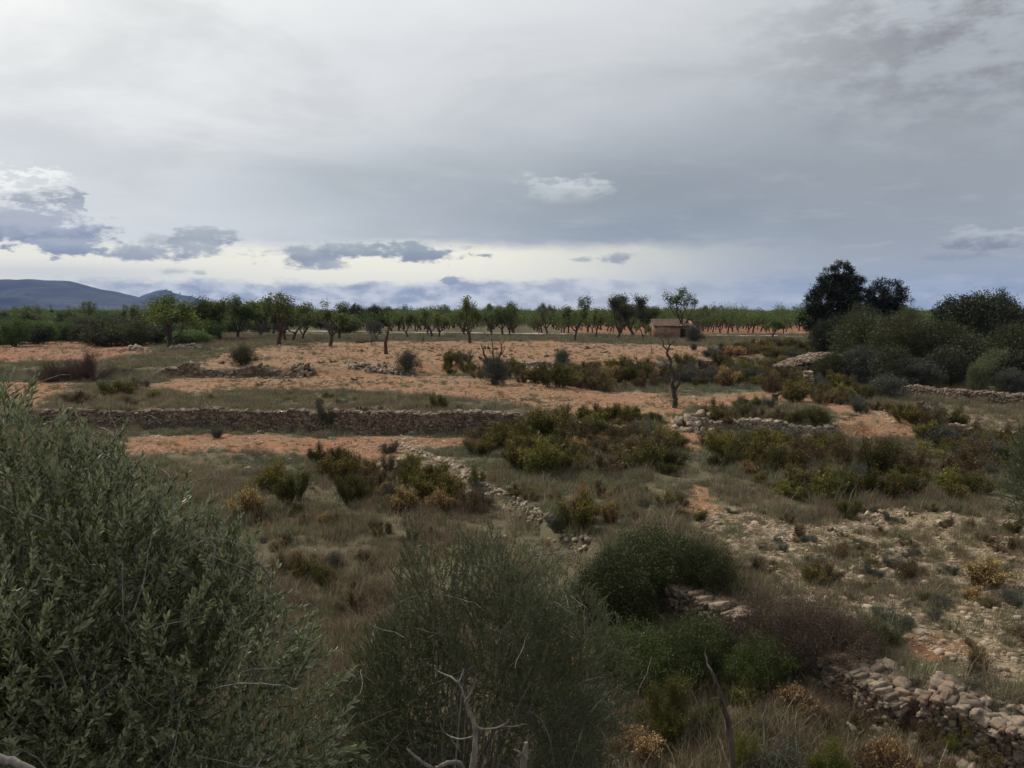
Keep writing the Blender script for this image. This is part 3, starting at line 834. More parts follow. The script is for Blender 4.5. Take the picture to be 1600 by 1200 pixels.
o = bpy.data.objects.new('wall', g.mesh('hut_wall', [plas])); COL.objects.link(o); o.parent = hut
g = Geo(); rt = np.random.default_rng(3)
for side in (-1, 1):
    run = hw + .12; sl_ = math.hypot(run, (RH - EH) * run / hw); nrow = 24
    for i in range(nrow):                      # one run of barrel tiles each
        x = -hl - .1 + (i + .5) * (HL + .2) / nrow
        if side < 0 and i >= nrow - 3 and rt.uniform() < .8: continue
        nt = 8
        for k in range(nt):
            f0, f1 = k / nt, (k + 1.12) / nt
            sag = .10 * math.sin(PI * i / nrow)
            def pt(f, h): 
                y = side * run * f; z = RH - (RH - EH) / hw * run * f - sag * (1 - abs(f - .5)) + h
                return y, z
            a_ = np.linspace(0, PI, 5); w_ = (HL + .2) / nrow * .42
            V = []
            jx = rt.normal() * .01
            for f, lift in ((f0, .02), (f1, .05)):
                y, z = pt(f, .0)
                for q in a_: V.append((x + jx + math.cos(q) * w_, y, z + lift + math.sin(q) * w_ * .9))
            g.add(V, [(j, j + 1, j + 6, j + 5) for j in range(4)], rt.uniform(.35, 1))
            y0, z0 = pt(f0, .0); y1, z1 = pt(min(f1, 1.0), .0); xa, xb = x + w_ * .9, x + (HL + .2) / nrow - w_ * .9
            g.add([(xa, y0, z0), (xb, y0, z0), (xb, y1, z1 + .01), (xa, y1, z1 + .01)], [(0, 1, 2, 3)], rt.uniform(0, .3))
    xa = -hl - .1; xb = hl + .1 - (.8 if side < 0 else 0)
    V = [(xa, 0, RH - .16), (xb, 0, RH - .16), (xb, side * run, EH - .22), (xa, side * run, EH - .22), (xa, 0, RH - .04), (xb, 0, RH - .04), (xb, side * run, EH - .13), (xa, side * run, EH - .13)]
    g.add(V, [(0, 3, 2, 1), (4, 5, 6, 7), (0, 1, 5, 4), (2, 3, 7, 6), (1, 2, 6, 5), (0, 4, 7, 3)], .1)
o = bpy.data.objects.new('roof', g.mesh('hut_roof', [tile])); COL.objects.link(o); o.parent = hut
g = Geo(); box_(g, -hl + .05, -hl + .1, -.42, .42, 0, 1.5); 
drm = bark_mat('old_door_wood', (.05, .035, .025), (.09, .06, .04))
o = bpy.data.objects.new('door', g.mesh('hut_door', [drm])); COL.objects.link(o); o.parent = hut
for q in range(5):
    g = Geo(); stone(rt, g, (.4 + q * .62 + rt.normal() * .1, -hw - .12, EH - .02), (.24, .2, .18), rt.uniform(0, 6), CS2)
    o = bpy.data.objects.new('roof_stone', g.mesh('roof_stone', [M['palestone']])); COL.objects.link(o); o.parent = hut

# ================================================================== TREES
AL = [tree_proto(100 + i, 'almond', 5.5, 4.0, M['almond'], M['redbark'] if i % 2 else M['bark'], lev=4, per=34, rad=.2, L=.2, W=.11,
                 trunk=.22, r0=.17, limbs=3, skipleaf=sk, gnarl=.2) for i, sk in enumerate((0, .1, .25, .05))]
ALD = [tree_proto(120 + i, 'bushy_almond', 5.5, 4.6, M['almond'], M['bark'], lev=4, per=60, rad=.26, L=.2, W=.11, trunk=.12, r0=.17, limbs=4) for i in range(2)]
GA = [tree_proto(140 + i, 'sparse_almond', 5.0, 4.4, M['greyalmond'], M['bark'], lev=4, per=17, rad=.17, L=.18, W=.09, trunk=.22, r0=.15, limbs=3, skipleaf=.35) for i in range(2)]
DT = tree_proto(150, 'grey_crowned', 7.0, 5.2, M['scrub'], M['bark'], lev=4, per=64, rad=.3, L=.2, W=.11, trunk=.16, r0=.22, limbs=4)
SL = tree_proto(155, 'slender', 8.0, 3.6, M['almond'], M['bark'], lev=4, per=30, rad=.2, L=.22, W=.12, trunk=.22, r0=.2, limbs=3, ang=(10, 25), up=.5, skipleaf=.15)
GT = 'almond trees standing before the track'
TREES = [
 (ALD[0], 264, 545, 461, 84, 'dense bushy almond tree with several stems, alone on the left beside stone rubble'),
 (ALD[1], 345, 532, 466, 62, 'leafy almond at the left end of the tree group, crown spread toward the hills'),
 (ALD[0], 372, 530, 464, 56, 'dense almond second from the left in the tree group, trunk hidden by brush'),
 (AL[1], 436, 539, 459, 66, 'almond with a bare dark leaning trunk and thin topped crown in the left group'),
 (AL[3], 447, 534, 475, 46, 'almond standing just right of the leaning trunk in the left group'),
 (AL[0], 458, 533, 474, 52, 'almond with two curved stems at the right side of the left group'),
 (ALD[1], 473, 530, 482, 42, 'small leafy almond last on the right in the left group'),
 (ALD[1], 408, 526, 468, 60, 'broad almond at the back of the left group, half hidden by its neighbours'),
 (AL[2], 516, 541, 470, 56, 'almond with thick twisted dark trunk and ragged open crown, nearest in the row'),
 (AL[0], 530, 531, 474, 44, 'almond close behind the twisted trunk, its crown leaning right'),
 (AL[3], 637, 528, 491, 30, 'small single stemmed almond between the dead trunk and the fallen post'),
 (AL[1], 668, 524, 487, 30, 'small almond left one of a close pair before the track'),
 (AL[0], 675, 526, 483, 36, 'almond with thin double stem in the middle of a close pair before the track'),
 (AL[3], 685, 528, 490, 30, 'almond with slanting stem right one of a close pair before the track'),
 (AL[0], 734, 536, 465, 44, 'full crowned tall almond with a slanting trunk, alone in the centre'),
 (AL[1], 725, 524, 484, 34, 'small almond behind the tall slanting one in the centre'),
 (AL[2], 767, 525, 482, 36, 'thin crowned almond just right of the tall central one'),
 (AL[1], 785, 525, 480, 36, 'almond with leaning stem between the thin crowned one and the darker one'),
 (ALD[0], 796, 524, 474, 40, 'darker full crowned almond right of the centre with dense round top'),
 (GA[0], 855, 524, 479, 44, 'sparse grey crowned almond with two airy tops, right of centre'),
 (AL[0], 898, 532, 464, 38, 'upright almond with straight trunk and full crown, right of the sparse one'),
 (AL[3], 931, 527, 484, 26, 'narrow small almond between the upright tree and the big grey crowned trees'),
 (DT, 965, 531, 463, 46, 'grey green big tree with dark trunk, left of the two left of the hut'),
 (DT, 990, 526, 462, 52, 'large dark crowned tree, right of the two left of the hut'),
 (ALD[1], 1022, 524, 478, 40, 'bright green tree behind the hut with crown rising left of its roof'),
 (SL, 1066, 529, 450, 40, 'tall slender open crowned tree rising over the right end of the hut roof'),
 (AL[2], 1004, 534, 500, 22, 'thin leaning sapling in the brush left of the hut'),
 (ALD[0], 1208, 530, 497, 30, 'dark low tree at the right end of the orchard by the pines'),
]
for pr, px, py, top, wp, lab in TREES:
    put_px(pr, 'almond_tree' if pr in AL + ALD else 'field_tree', lab, 'tree', px, py, top - 3, wp * 1.22, group=GT, rng=rnd)
put_px(tree_proto(161, 'little_olive', 4.2, 3.4, M['greyscrub'], M['bark'], lev=4, per=50, rad=.25, L=.15, W=.07, trunk=.3, r0=.06, limbs=3, lean=.5),
       'olive_tree', 'small round grey green olive on a thin leaning stem left of the standing dead trunk', 'tree', 581, 542, 498, 34, rng=rnd)
put_px(DT, 'field_tree', 'tiny dark bush crowned tree on the bare stem before the small olive', 'tree', 590, 533, 505, 22, rng=rnd)
EVG = envelope_proto(162, 'dark_evergreen', 9, 9, M['oak'], M['bark'], [(0, 0, .6, .9, .9, .33), (-.5, .2, .5, .5, .5, .3), (.5, 0, .48, .5, .5, .28)], 420, 50, .38, .3, .16, 3)
for i, (px, py, top, wp) in enumerate([(556, 516, 473, 26), (585, 516, 475, 32), (606, 516, 480, 30)]):
    put_px(EVG, 'evergreen_tree', ('dark pointed evergreen on the left of three beyond the track', 'dark broad evergreen in the middle of three beyond the track', 'dark lower evergreen on the right of three beyond the track')[i], 'tree', px, py, top, wp, group='dark evergreens beyond the track', rng=rnd)

# dead trees
def dead_tree(seed, name, label, px, py, top, wpx, lev, trunk, r0, bark, limbs=3, gnarl=.3, lean=.15, ang=(20, 50), up=.2, leaf=None, per=0, L=.1, W=.04, nch=(2, 3), skip=0):
    rng = np.random.default_rng(seed); g0 = ground(px, py); H = (py - top) * g0[1] / F; Wd = wpx * g0[1] / F
    pr = tree_proto(seed, name, H, Wd, leaf or M['wild'], bark, lev=lev, per=max(per, 1), rad=.07, L=L if leaf else .001, W=W if leaf else .001,
                    trunk=trunk, r0=r0, limbs=limbs, ang=ang, up=up, gnarl=gnarl, lean=lean, nch=nch, skipleaf=skip)
    if not leaf: pr.parts = [('trunk', pr.parts[0][1])]
    o = put(pr, name, label, 'tree', (g0[0], g0[1], g0[2]), rng=rnd, rz=rng.uniform(0, 6)); return o
dead_tree(204, 'dying_tree', 'low spreading half dead almond with thin grey leaves in the heath', 999, 594, 547, 52, 4, .25, .12, M['bark'], leaf=M['greyscrub'], per=3, limbs=3, ang=(35, 65), up=.15, skip=.3)
dead_tree(205, 'dead_sapling', 'thin bare sapling standing in a grey bush before the upright almond', 880, 572, 533, 14, 2, .35, .03, M['bark'], limbs=2, ang=(10, 25), up=.5)
dead_tree(206, 'dead_post', 'short dead stump like a post left of the close almond pair', 661, 535, 524, 3, 1, .8, .09, M['bark'], limbs=2, ang=(3, 8), up=.5)
dead_tree(207, 'dead_sapling', 'single bare stick of a sapling standing left of the gnarled dead almond', 1017, 556, 530, 4, 1, .6, .03, M['bark'], limbs=2, ang=(3, 10), up=.6)
g0 = ground(575, 536); rng = np.random.default_rng(4); g = Geo()
P = np.linspace([-1.6, .1, .12], [1.3, -.1, .3], 7) + rng.normal(size=(7, 3)) * .06
V, Fq = tube(P, np.linspace(.16, .06, 7), 7); g.add(V, Fq); V, Fq = tube([P[4], P[4] + [.4, .1, .35]], [.05, .02], 5); g.add(V, Fq)
o = bpy.data.objects.new('fallen_log', g.mesh('fallen_log', [M['bark']], smooth=True)); COL.objects.link(o); o.location = g0; props(o, 'fallen bare log lying on the field left of the standing dead trunk', 'log')

# trunks stumps on the right slope
for i, (px, py, lab) in enumerate([(1210, 627, 'short reddish tree stump on bare soil below the ruined shelter'), (1436, 640, 'short brown stump in dry grass below the right stone wall')]):
    g0 = ground(px, py); g = Geo(); k = g0[1] / F
    V, Fq = tube([[0, 0, -.1], [0, 0, .1], [.02, 0, 11 * k]], [.25, .2, .17], 9); g.add(V, Fq)
    V, Fq = tube([[0, 0, 11 * k], [0.0, 0, 11 * k + .01]], [.17, .005], 9); g.add(V, Fq)
    V, Fq = tube([[.1, 0, .2], [.3, .05, .45]], [.07, .04], 6); g.add(V, Fq)
    o = bpy.data.objects.new('tree_stump', g.mesh('tree_stump', [M['redbark']], smooth=True)); COL.objects.link(o); o.location = g0; props(o, lab, 'stump')

# orchard: regular rows beyond the track
OR = [tree_proto(300 + i, 'orchard_tree', 3.9, 4.6, M['orchard'], M['redbark'], lev=3, per=24, rad=.3, L=.26, W=.13, trunk=.28, r0=.14, limbs=4, ang=(35, 60), nch=(2, 3), sides=5, twig=False) for i in range(4)]
cnt = 0
rest = []
for row in range(34):
    Yr = 158 + row * 5.2
    for c_ in range(-34, 40):
        x = c_ * 5.0 + rnd.uniform(-.5, .5) + (row % 2) * .4; y = Yr + rnd.uniform(-.5, .5)
        px = 800 + x / y * F
        if px < 560 or px > 1680: continue
        if px < 800 and row < 3: continue
        if px > 1290 and row > 2: continue
        if rnd.random() < .1: continue
        if cnt < 285 and -100 < px < 1300:
            s = rnd.uniform(.74, 1.25)
            put(OR[rnd.randrange(4)], 'orchard_tree', 'low green almond tree in the rows of the orchard beyond the track', 'tree', (x, y, float(hgt(x, y)) - .03), 3.9 * s, 4.8 * s, group='orchard rows beyond the track', rng=rnd); cnt += 1
        else: rest.append((x, y))

# left hand scrub and orchard belt
LB = [envelope_proto(320 + i, 'belt_tree', 4.0, 5.0, M['orchard' if i == 0 else 'scrub' if i == 1 else 'greyscrub'], M['bark'],
                     [(0, 0, .6, .8, .8, .38), (.4, .2, .45, .5, .5, .35), (-.4, -.2, .42, .5, .5, .35)], 200, 40, .26, .2, .10, 1.0, .1, stems=2) for i in range(3)]
for i in range(95):
    px = rnd.uniform(-70, 330) if i < 70 else rnd.uniform(300, 560); Yb = rnd.uniform(98, 190) if i < 70 else rnd.uniform(150, 210)
    if i < 26: Yb = rnd.uniform(100, 118)
    x = (px - 800) / F * Yb; k = rnd.choice((0, 0, 1, 1, 2))
    hgt_ = rnd.uniform(2.4, 4.0) * (.8 if i < 26 else 1.0)
    put(LB[k], 'belt_tree', ('bright green low tree in the scrub belt at far left below the hills', 'olive green low tree in the scrub belt at far left below the hills', 'grey green bush in the scrub belt at far left below the hills')[k],
        'tree', (x, Yb, float(hgt(x, Yb)) - .05), hgt_, rnd.uniform(4, 6.5), group=('green belt trees', 'olive belt trees', 'grey belt bushes')[k], rng=rnd)

# thicket on the right ---------------------------------------------------------
PI1 = envelope_proto(401, 'pine', 11, 7.5, M['pine'], M['bark'],
    [(0, 0, .86, .42, .42, .13), (.1, 0, .72, .66, .66, .16), (-.2, 0, .58, .85, .8, .17), (.35, .2, .52, .6, .6, .15), (-.1, 0, .38, .85, .85, .18), (.1, -.1, .2, .8, .8, .18), (-.72, 0, .46, .28, .3, .07), (.75, .1, .6, .25, .3, .06), (-.6, 0, .68, .3, .3, .06), (.55, 0, .78, .22, .3, .05), (-.5, 0, .8, .2, .3, .05), (.85, 0, .34, .25, .3, .06), (-.9, 0, .3, .2, .3, .05)], 860, 75, .2, .26, .07, 9.0, .22, upb=.9)
PI2 = envelope_proto(402, 'airy_pine', 9, 6.5, M['pine'], M['bark'],
    [(0, 0, .88, .35, .35, .1), (.1, 0, .74, .55, .55, .13), (-.35, 0, .66, .4, .4, .1), (.5, 0, .6, .42, .4, .09), (0, 0, .5, .7, .7, .14), (.75, 0, .42, .3, .3, .08), (0, 0, .28, .6, .6, .2)], 340, 60, .2, .26, .07, 7.2, .2, upb=.9)
HO = envelope_proto(403, 'holm_oak', 7.5, 11, M['oak'], M['bark'],
    [(-.3, 0, .62, .55, .6, .3), (.25, .1, .68, .6, .6, .3), (0, -.2, .5, .8, .7, .38), (.65, 0, .52, .4, .5, .3), (-.72, 0, .42, .32, .4, .26)], 1100, 60, .26, .17, .12, 2.2, .3, stems=2, pert=.22)
TH = [envelope_proto(410 + i, 'thicket_tree', 5, 5.5, M[('scrub', 'oak', 'greyscrub', 'lightscrub')[i]], M['bark'],
      [(0, 0, .55, .8, .8, .4), (.4, .3, .45, .55, .5, .38), (-.4, -.2, .42, .55, .5, .38), (.1, 0, .75, .4, .4, .22)], 420, 60, .26, .15, .065, 1.4, .12, stems=3) for i in range(4)]
put_px(PI1, 'pine_tree', 'tall dark pine, the highest tree on the right', 'tree', 1307, 552, 410, 106, rz=.4)
put_px(PI2, 'pine_tree', 'smaller airy pine just right of the tall dark pine', 'tree', 1378, 552, 434, 124, rz=1.0)
put_px(TH[1], 'thicket_tree', 'dark tree filling the gap between the tall pine and the airy pine', 'tree', 1348, 565, 474, 78, group='trees of the thicket on the right', rng=rnd)
put_px(TH[1], 'thicket_tree', 'dark low tree left of the tall pine base', 'tree', 1286, 560, 500, 44, group='trees of the thicket on the right', rng=rnd)
put_px(HO, 'holm_oak', 'wide dome shaped dark holm oak near the right edge of the skyline', 'tree', 1524, 575, 454, 158, rz=.2)
put_px(HO, 'holm_oak', 'dark holm oak cut by the right edge beyond the dome shaped one', 'tree', 1640, 575, 478, 130, rz=2.2)
THK = [(0, 1340, 585, 488, 105), (1, 1310, 560, 492, 70), (0, 1400, 590, 492, 110), (1, 1440, 585, 500, 90), (3, 1415, 578, 478, 60), (0, 1470, 592, 500, 110), (1, 1520, 598, 520, 110), (2, 1345, 600, 540, 70),
       (0, 1575, 605, 505, 110), (1, 1395, 608, 540, 80), (2, 1430, 610, 560, 80), (1, 1480, 606, 540, 80), (0, 1300, 598, 550, 60), (1, 1620, 610, 520, 90), (3, 1528, 618, 560, 40), (2, 1580, 620, 575, 50)]
THL = ['olive brown bushy tree below the tall pine, left edge of the thicket', 'dark low tree right under the tall pine', 'olive green tree mass below the airy pine', 'dark tree between the airy pine and the holm oak dome',
       'yellowish green treetop seen between the pine and the holm oak', 'brownish green tree in the middle of the right thicket', 'dark tree below the holm oak dome', 'grey green shrub beside the ruined shelter',
       'olive tree mass at the right edge below the holm oak', 'dark bush at the thicket foot below the airy pine', 'pale grey green bush at the thicket foot above the long right wall', 'dark hollow bush in the thicket foot right of the pale one',
       'olive bush directly behind the ruined shelter', 'dark tree leaving the picture at the right edge of the thicket', 'round grey leaved bush next to the light green tree at right', 'grey leaved bush right of the light green tree by the wall']
for (k, px, py, top, wp), lab in zip(THK, THL):
    put_px(TH[k], 'thicket_tree', lab, 'tree', px, py, top, wp, group='trees of the thicket on the right', rng=rnd)
put_px(tree_proto(420, 'light_tree', 5, 4.5, M['lightscrub'], M['bark'], lev=4, per=44, rad=.22, L=.13, W=.06, trunk=.25, r0=.09, limbs=3),
       'young_tree', 'light green young tree on a thin stem above the long right wall', 'tree', 1546, 624, 538, 66, rng=rnd)
put_px(tree_proto(421, 'bare_tree', 4.5, 4.5, M['greyscrub'], M['greybark'], lev=4, per=3, rad=.15, L=.10, W=.04, trunk=.1, r0=.07, limbs=5, up=.5, skipleaf=.4),
       'bare_shrub', 'nearly leafless grey branched shrub in front of the holm oak', 'tree', 1480, 590, 500, 80, rng=rnd)
put_px(tree_proto(422, 'bare_tree', 4.5, 4.5, M['greyscrub'], M['greybark'], lev=4, per=3, rad=.15, L=.10, W=.04, trunk=.1, r0=.07, limbs=5, up=.5, skipleaf=.4),
       'bare_shrub', 'nearly leafless branched shrub at the right edge below the holm oak', 'tree', 1580, 600, 515, 90, rng=rnd)

# ================================================================== SHRUBS
G1 = [shrub_proto(500 + i, 'gorse', 1.15, 1.5, M['gorse'], M['browntwig'], nst=95, per=34, L=.075, W=.022, tipf=(.12, .3, .2)[i], fuzz=.035) for i in range(3)]
G2 = [shrub_proto(510 + i, 'brown_gorse', 1.0, 1.5, M['gorsebrown'], M['browntwig'], nst=80, per=28, L=.07, W=.02, tipf=.12, fuzz=.035) for i in range(2)]
GB = [shrub_proto(520 + i, 'broom', 1.3, 1.2, M['broom'], M['browntwig'], nst=85, per=30, L=.10, W=.018, tipf=.25, fuzz=.03) for i in range(2)]
DH = [shrub_proto(530 + i, 'dry_heath', .9, 1.2, M['dryheath'], M['browntwig'], nst=80, per=28, L=.06, W=.02, tipf=.4, fuzz=.03, tipzone=.72) for i in range(2)]
GS = [shrub_proto(540 + i, 'grey_shrub', 1.2, 1.5, M['greyscrub'], M['twig'], nst=110, per=36, L=.055, W=.016, tipf=.1, fuzz=.04) for i in range(2)]
RD = [envelope_proto(545 + i, 'round_bush', 2.0, 2.6, M[('scrub', 'greyscrub')[i]], M['bark'], [(0, 0, .5, .95, .95, .5), (.3, .1, .62, .5, .5, .36), (-.3, 0, .55, .5, .5, .4)], 280, 36, .16, .10, .045, .5, .05, stems=4, pert=.8) for i in range(2)]
FS = [G1[0], G1[1], G1[2], G2[0], G2[1], GB[0]]
def sh(pr, name, lab, px, py, top, wp, cat='bush', group=None): return put_px(pr, name, lab, cat, px, py, top, wp, group=group, rng=rnd)
sh(RD[0], 'round_bush', 'rounded dark green bush on the left field above the broken wall', 380, 572, 542, 46)
sh(RD[1], 'round_bush', 'round grey green bush above the bank, left of the middle', 637, 584, 550, 38)
sh(RD[1], 'round_bush', 'dark round bush at the right end of the hut', 1084, 537, 511, 30)
sh(RD[1], 'round_bush', 'grey bush around the foot of the forked dead almond', 774, 602, 560, 44)
sh(RD[0], 'round_bush', 'tiny round bush below the dark bush near the hut', 1084, 547, 537, 12)
sh(RD[1], 'round_bush', 'grey bush around the bare sapling before the upright almond', 878, 570, 548, 26)
sh(RD[1], 'round_bush', 'low wide grey green bush beside the pillar of the ruin', 1385, 622, 588, 60)
sh(G1[0], 'gorse_bush', 'compact green bush standing alone on the grass above the long wall', 685, 641, 610, 32)
sh(GS[0], 'grey_shrub', 'tall hazy grey shrub growing against the long wall', 512, 672, 612, 44)
sh(GB[0], 'broom_bush', 'small yellow green bush on the long wall beside the hazy grey shrub', 546, 668, 643, 22)
sh(GS[1], 'grey_shrub', 'small dark tuft at the foot of the long wall left part', 338, 684, 660, 30)
sh(GS[1], 'grey_shrub', 'grey green low shrub on the field between heath and gnarled dead tree', 930, 600, 585, 30)
for i, (px, py, top, wp, pr) in enumerate([(180, 618, 588, 60, G1[0]), (205, 612, 592, 46, G1[2]), (165, 620, 605, 28, GB[0]), (222, 604, 586, 40, GS[0]), (240, 624, 606, 30, GB[1]), (120, 630, 604, 60, G2[0]), (200, 635, 615, 40, G2[1])]):
    sh(pr, 'low_shrub', ['broad dark green shrub on the slope above the left end of the long wall', 'green shrub touching the broad one above the left wall end', 'small yellowish shrub under the broad one above the left wall end',
       'grey shrub at the left end of the broken dark wall', 'thin yellow green shrub above the long wall', 'brown shrub on the slope just over the big olive', 'brownish low shrub over the wall above the big olive'][i], px, py, top, wp)
# purple brown brush pile at left
BP = shrub_proto(560, 'brush_pile', 1.6, 4.2, M['redbush'], M['browntwig'], nst=420, per=10, L=.05, W=.015, tipf=.02, fuzz=.08, dome=.9, r=.012, sub=4)
sh(BP, 'brush_pile', 'heap of purple brown dead brush at the left, on the bank by red soil', 138, 594, 540, 92, 'brush pile')
sh(BP, 'brush_pile', 'lower left part of the dead brush heap beside the grey sage', 92, 596, 556, 90, 'brush pile')
# row of shrubs right of the grey bush
def px_of(x, y, z):
    dy, dz = y, z - CAMZ
    f = dy * math.cos(PITCH) - dz * math.sin(PITCH); u = dy * math.sin(PITCH) + dz * math.cos(PITCH)
    return 800 + x / f * F, 600 - u / f * F
def mass(pix, n, size, hr, protos, weights, name, label, group, seed, sep=.62, cat='bush'):
    poly = np.array([ground(a, b)[:2] for a, b in pix]); rng = random.Random(seed); lo, hi = poly.min(0), poly.max(0); got = []; tries = 0
    while len(got) < n and tries < n * 60:
        tries += 1; x, y = rng.uniform(lo[0], hi[0]), rng.uniform(lo[1], hi[1])
        if float(sdist(poly, np.array([x]), np.array([y]))[0]) < 0: continue
        s = rng.uniform(*size)
        if any((x - a) ** 2 + (y - b) ** 2 < ((s + c) * .5 * sep) ** 2 for a, b, c in got): continue
        got.append((x, y, s)); i = rng.choices(range(len(protos)), weights)[0]
        nm, lb, gr = name, label, group
        put(protos[i], nm, lb, cat, (x, y, float(hgt(x, y)) - .04), s * rng.uniform(*hr), s, group=gr, rng=rng)
    return len(got)
ALLG = G1 + G2 + GB + DH + GS
W_G = [3, 3, 3, 3.6, 3.6, .9, .9, .6, .6, 1.0, 1.0]
W_B = [2.4, 2, 2, 4, 3, .6, .6, .3, .3, 1.2, 1.2]
mass([(672, 578), (700, 562), (760, 566), (830, 575), (835, 600), (760, 596), (700, 588)], 20, (1.0, 1.9), (.6, .85), ALLG, W_B, 'gorse_bush', 'gorse bush in the dark row between the grey round bush and forked dead almond', 'gorse row by the forked dead almond', 1)
mass([(835, 600), (880, 574), (1000, 566), (1050, 566), (1180, 574), (1290, 572), (1300, 592), (1240, 602), (1120, 606), (1050, 608), (960, 612), (890, 612)], 100, (1.3, 2.6), (.5, .75), ALLG, W_B, 'heath_bush', 'dark heath bush in the wide band across the middle behind the gnarled dead tree', 'heath band across the middle', 2)
mass([(1090, 556), (1200, 540), (1290, 542), (1310, 572), (1180, 566), (1110, 566)], 50, (1.3, 2.6), (.45, .7), ALLG, W_B, 'heath_bush', 'brownish heath bush on the slope left of the ruined shelter', 'heath slope left of the ruin', 3)
mass([(1165, 600), (1220, 596), (1330, 606), (1400, 640), (1340, 655), (1300, 640), (1230, 640), (1110, 655), (1120, 645), (1240, 632)], 42, (.9, 1.7), (.65, .95), ALLG, W_G, 'gorse_bush', 'gorse bush scattered below the ruined shelter and its pillar', 'gorse below the ruin', 4)
mass([(1380, 640), (1480, 660), (1600, 690), (1600, 745), (1500, 720), (1440, 690), (1400, 660)], 34, (.9, 1.7), (.55, .8), ALLG, W_B, 'heath_bush', 'brown heath bush on the slope at the right under the thin low wall', 'heath slope at the right', 5)
mass([(1300, 1120), (1420, 1120), (1560, 1190), (1560, 1260), (1300, 1260)], 9, (.4, .8), (.6, 1.0), [G2[0], G2[1], DH[0], GS[1]], [3, 3, 1, 1], 'heath_bush', 'small brown heath bush in the dry grass below the nearest walls', 'small heath below the nearest walls', 14)
SM = [G2[0], G2[1], GS[0], GS[1], DH[0], G1[0], G1[1], GB[0]]
mass([(380, 800), (640, 800), (700, 860), (620, 1000), (480, 1000), (420, 900)], 34, (.28, .75), (.5, .95), SM, [4, 4, 1, 1, 1, 2, 1, .5], 'low_heath', 'small low heath tuft in the brown grass between the big olive and the wild olive', 'low heath in the brown grass', 15)
mass([(1110, 800), (1600, 790), (1600, 1090), (1420, 1010), (1300, 930), (1160, 860)], 95, (.22, .62), (.4, .75), SM, [4, 4, 3, 3, .4, 1, .6, .2], 'low_heath', 'small low cushion shrub scattered on the stony slope at the right', 'cushions on the stony slope', 16)
mass([(790, 770), (1060, 760), (1100, 820), (960, 830), (850, 800)], 26, (.25, .7), (.45, .85), SM, [3, 3, 2, 2, .5, 2, 1, .5], 'low_heath', 'small low shrub in the grass between the diagonal stones and the trodden path', 'low shrubs left of the path', 17)
mass([(860, 1080), (1300, 1080), (1330, 1230), (860, 1230)], 22, (.3, .7), (.5, 1.0), SM, [4, 4, 2, 2, 1, 1, 1, 1], 'low_heath', 'small brown or green tuft in the dry grass along the bottom edge', 'tufts along the bottom edge', 18)
mass([(240, 640), (790, 650), (780, 640), (600, 618), (300, 618)], 40, (.35, .9), (.35, .6), SM, [4, 3, 4, 4, .2, 1, .5, .2], 'low_heath', 'small grey or brown tuft on the grassy strip above the long wall', 'tufts above the long wall', 19)
mass([(300, 562), (640, 545), (1100, 545), (860, 560), (700, 600), (400, 604)], 60, (.3, .9), (.3, .55), SM, [4, 3, 3, 3, .2, 1, .5, .2], 'low_heath', 'small sparse tuft on the bare reddish fields', 'tufts on the bare fields', 20)
print('mass', mass([(715, 700), (745, 672), (800, 660), (1000, 665), (1045, 690), (1068, 718), (1040, 742), (960, 748), (860, 750), (790, 730)], 50, (.8, 1.9), (.5, .9), ALLG, W_G, 'gorse_bush', 'gorse bush in the big dense clump right of the diagonal stone line', 'big middle gorse clump', 6))
print('mass', mass([(1105, 700), (1180, 690), (1290, 696), (1370, 705), (1480, 712), (1560, 745), (1520, 785), (1400, 780), (1280, 790), (1200, 765), (1125, 740)], 68, (.7, 1.7), (.5, .9), ALLG, W_G, 'gorse_bush', 'gorse bush in the wide dark clump right of the trodden path', 'wide right gorse clump', 7))
mass([(1095, 668), (1170, 664), (1300, 672), (1290, 660), (1150, 650), (1100, 655)], 14, (.8, 1.3), (.6, .9), ALLG, W_G, 'gorse_bush', 'gorse bush beside the low pale wall right of the path head', 'gorse by the low pale wall', 8)
mass([(510, 745), (580, 740), (650, 735), (740, 775), (760, 800), (700, 808), (640, 800), (560, 782)], 24, (.8, 1.4), (.7, .95), ALLG, W_G, 'gorse_bush', 'gorse bush in the loose clump left of the diagonal stone line', 'gorse left of the diagonal stones', 9)
mass([(860, 648), (1020, 650), (1030, 662), (880, 664)], 12, (.7, 1.2), (.6, .9), ALLG, W_G, 'gorse_bush', 'small gorse bush at the edge of the bare field behind the big clump', 'small gorse at the field edge', 10)
sh(G1[1], 'gorse_bush', 'tall green gorse topmost in the big middle clump', 850, 690, 632, 70)
sh(G1[2], 'gorse_bush', 'tall brown tipped gorse left side of the big middle clump', 815, 700, 645, 60)
sh(GB[0], 'broom_bush', 'yellow green leggy gorse above the dry reddish one', 425, 768, 706, 62)
sh(G1[0], 'gorse_bush', 'green gorse right of the yellow leggy one', 458, 785, 722, 64)
sh(DH[0], 'dry_heath_bush', 'reddish brown dried heath with pale golden tips by the olive crown', 393, 806, 752, 68)
sh(DH[1], 'dry_heath_bush', 'small dried heath with pale golden tips beside the tall grass', 510, 822, 796, 30)
sh(DH[0], 'dry_heath_bush', 'tiny golden tipped dry heath below the reddish one', 417, 832, 812, 22)
sh(DH[1], 'dry_heath_bush', 'single bright straw coloured dry tuft in the brown grass', 468, 882, 852, 18)
sh(G1[2], 'gorse_bush', 'upright green gorse alone on the left of the reddish strip', 498, 722, 684, 36)
sh(G1[0], 'gorse_bush', 'dark green gorse with two humps on the reddish strip edge', 530, 726, 690, 44)
sh(G1[0], 'gorse_bush', 'dark green gorse in the middle of the grass below the strip', 548, 785, 728, 60)
sh(GS[0], 'grey_shrub', 'grey shrub at the top of the diagonal stone line', 608, 708, 684, 40)
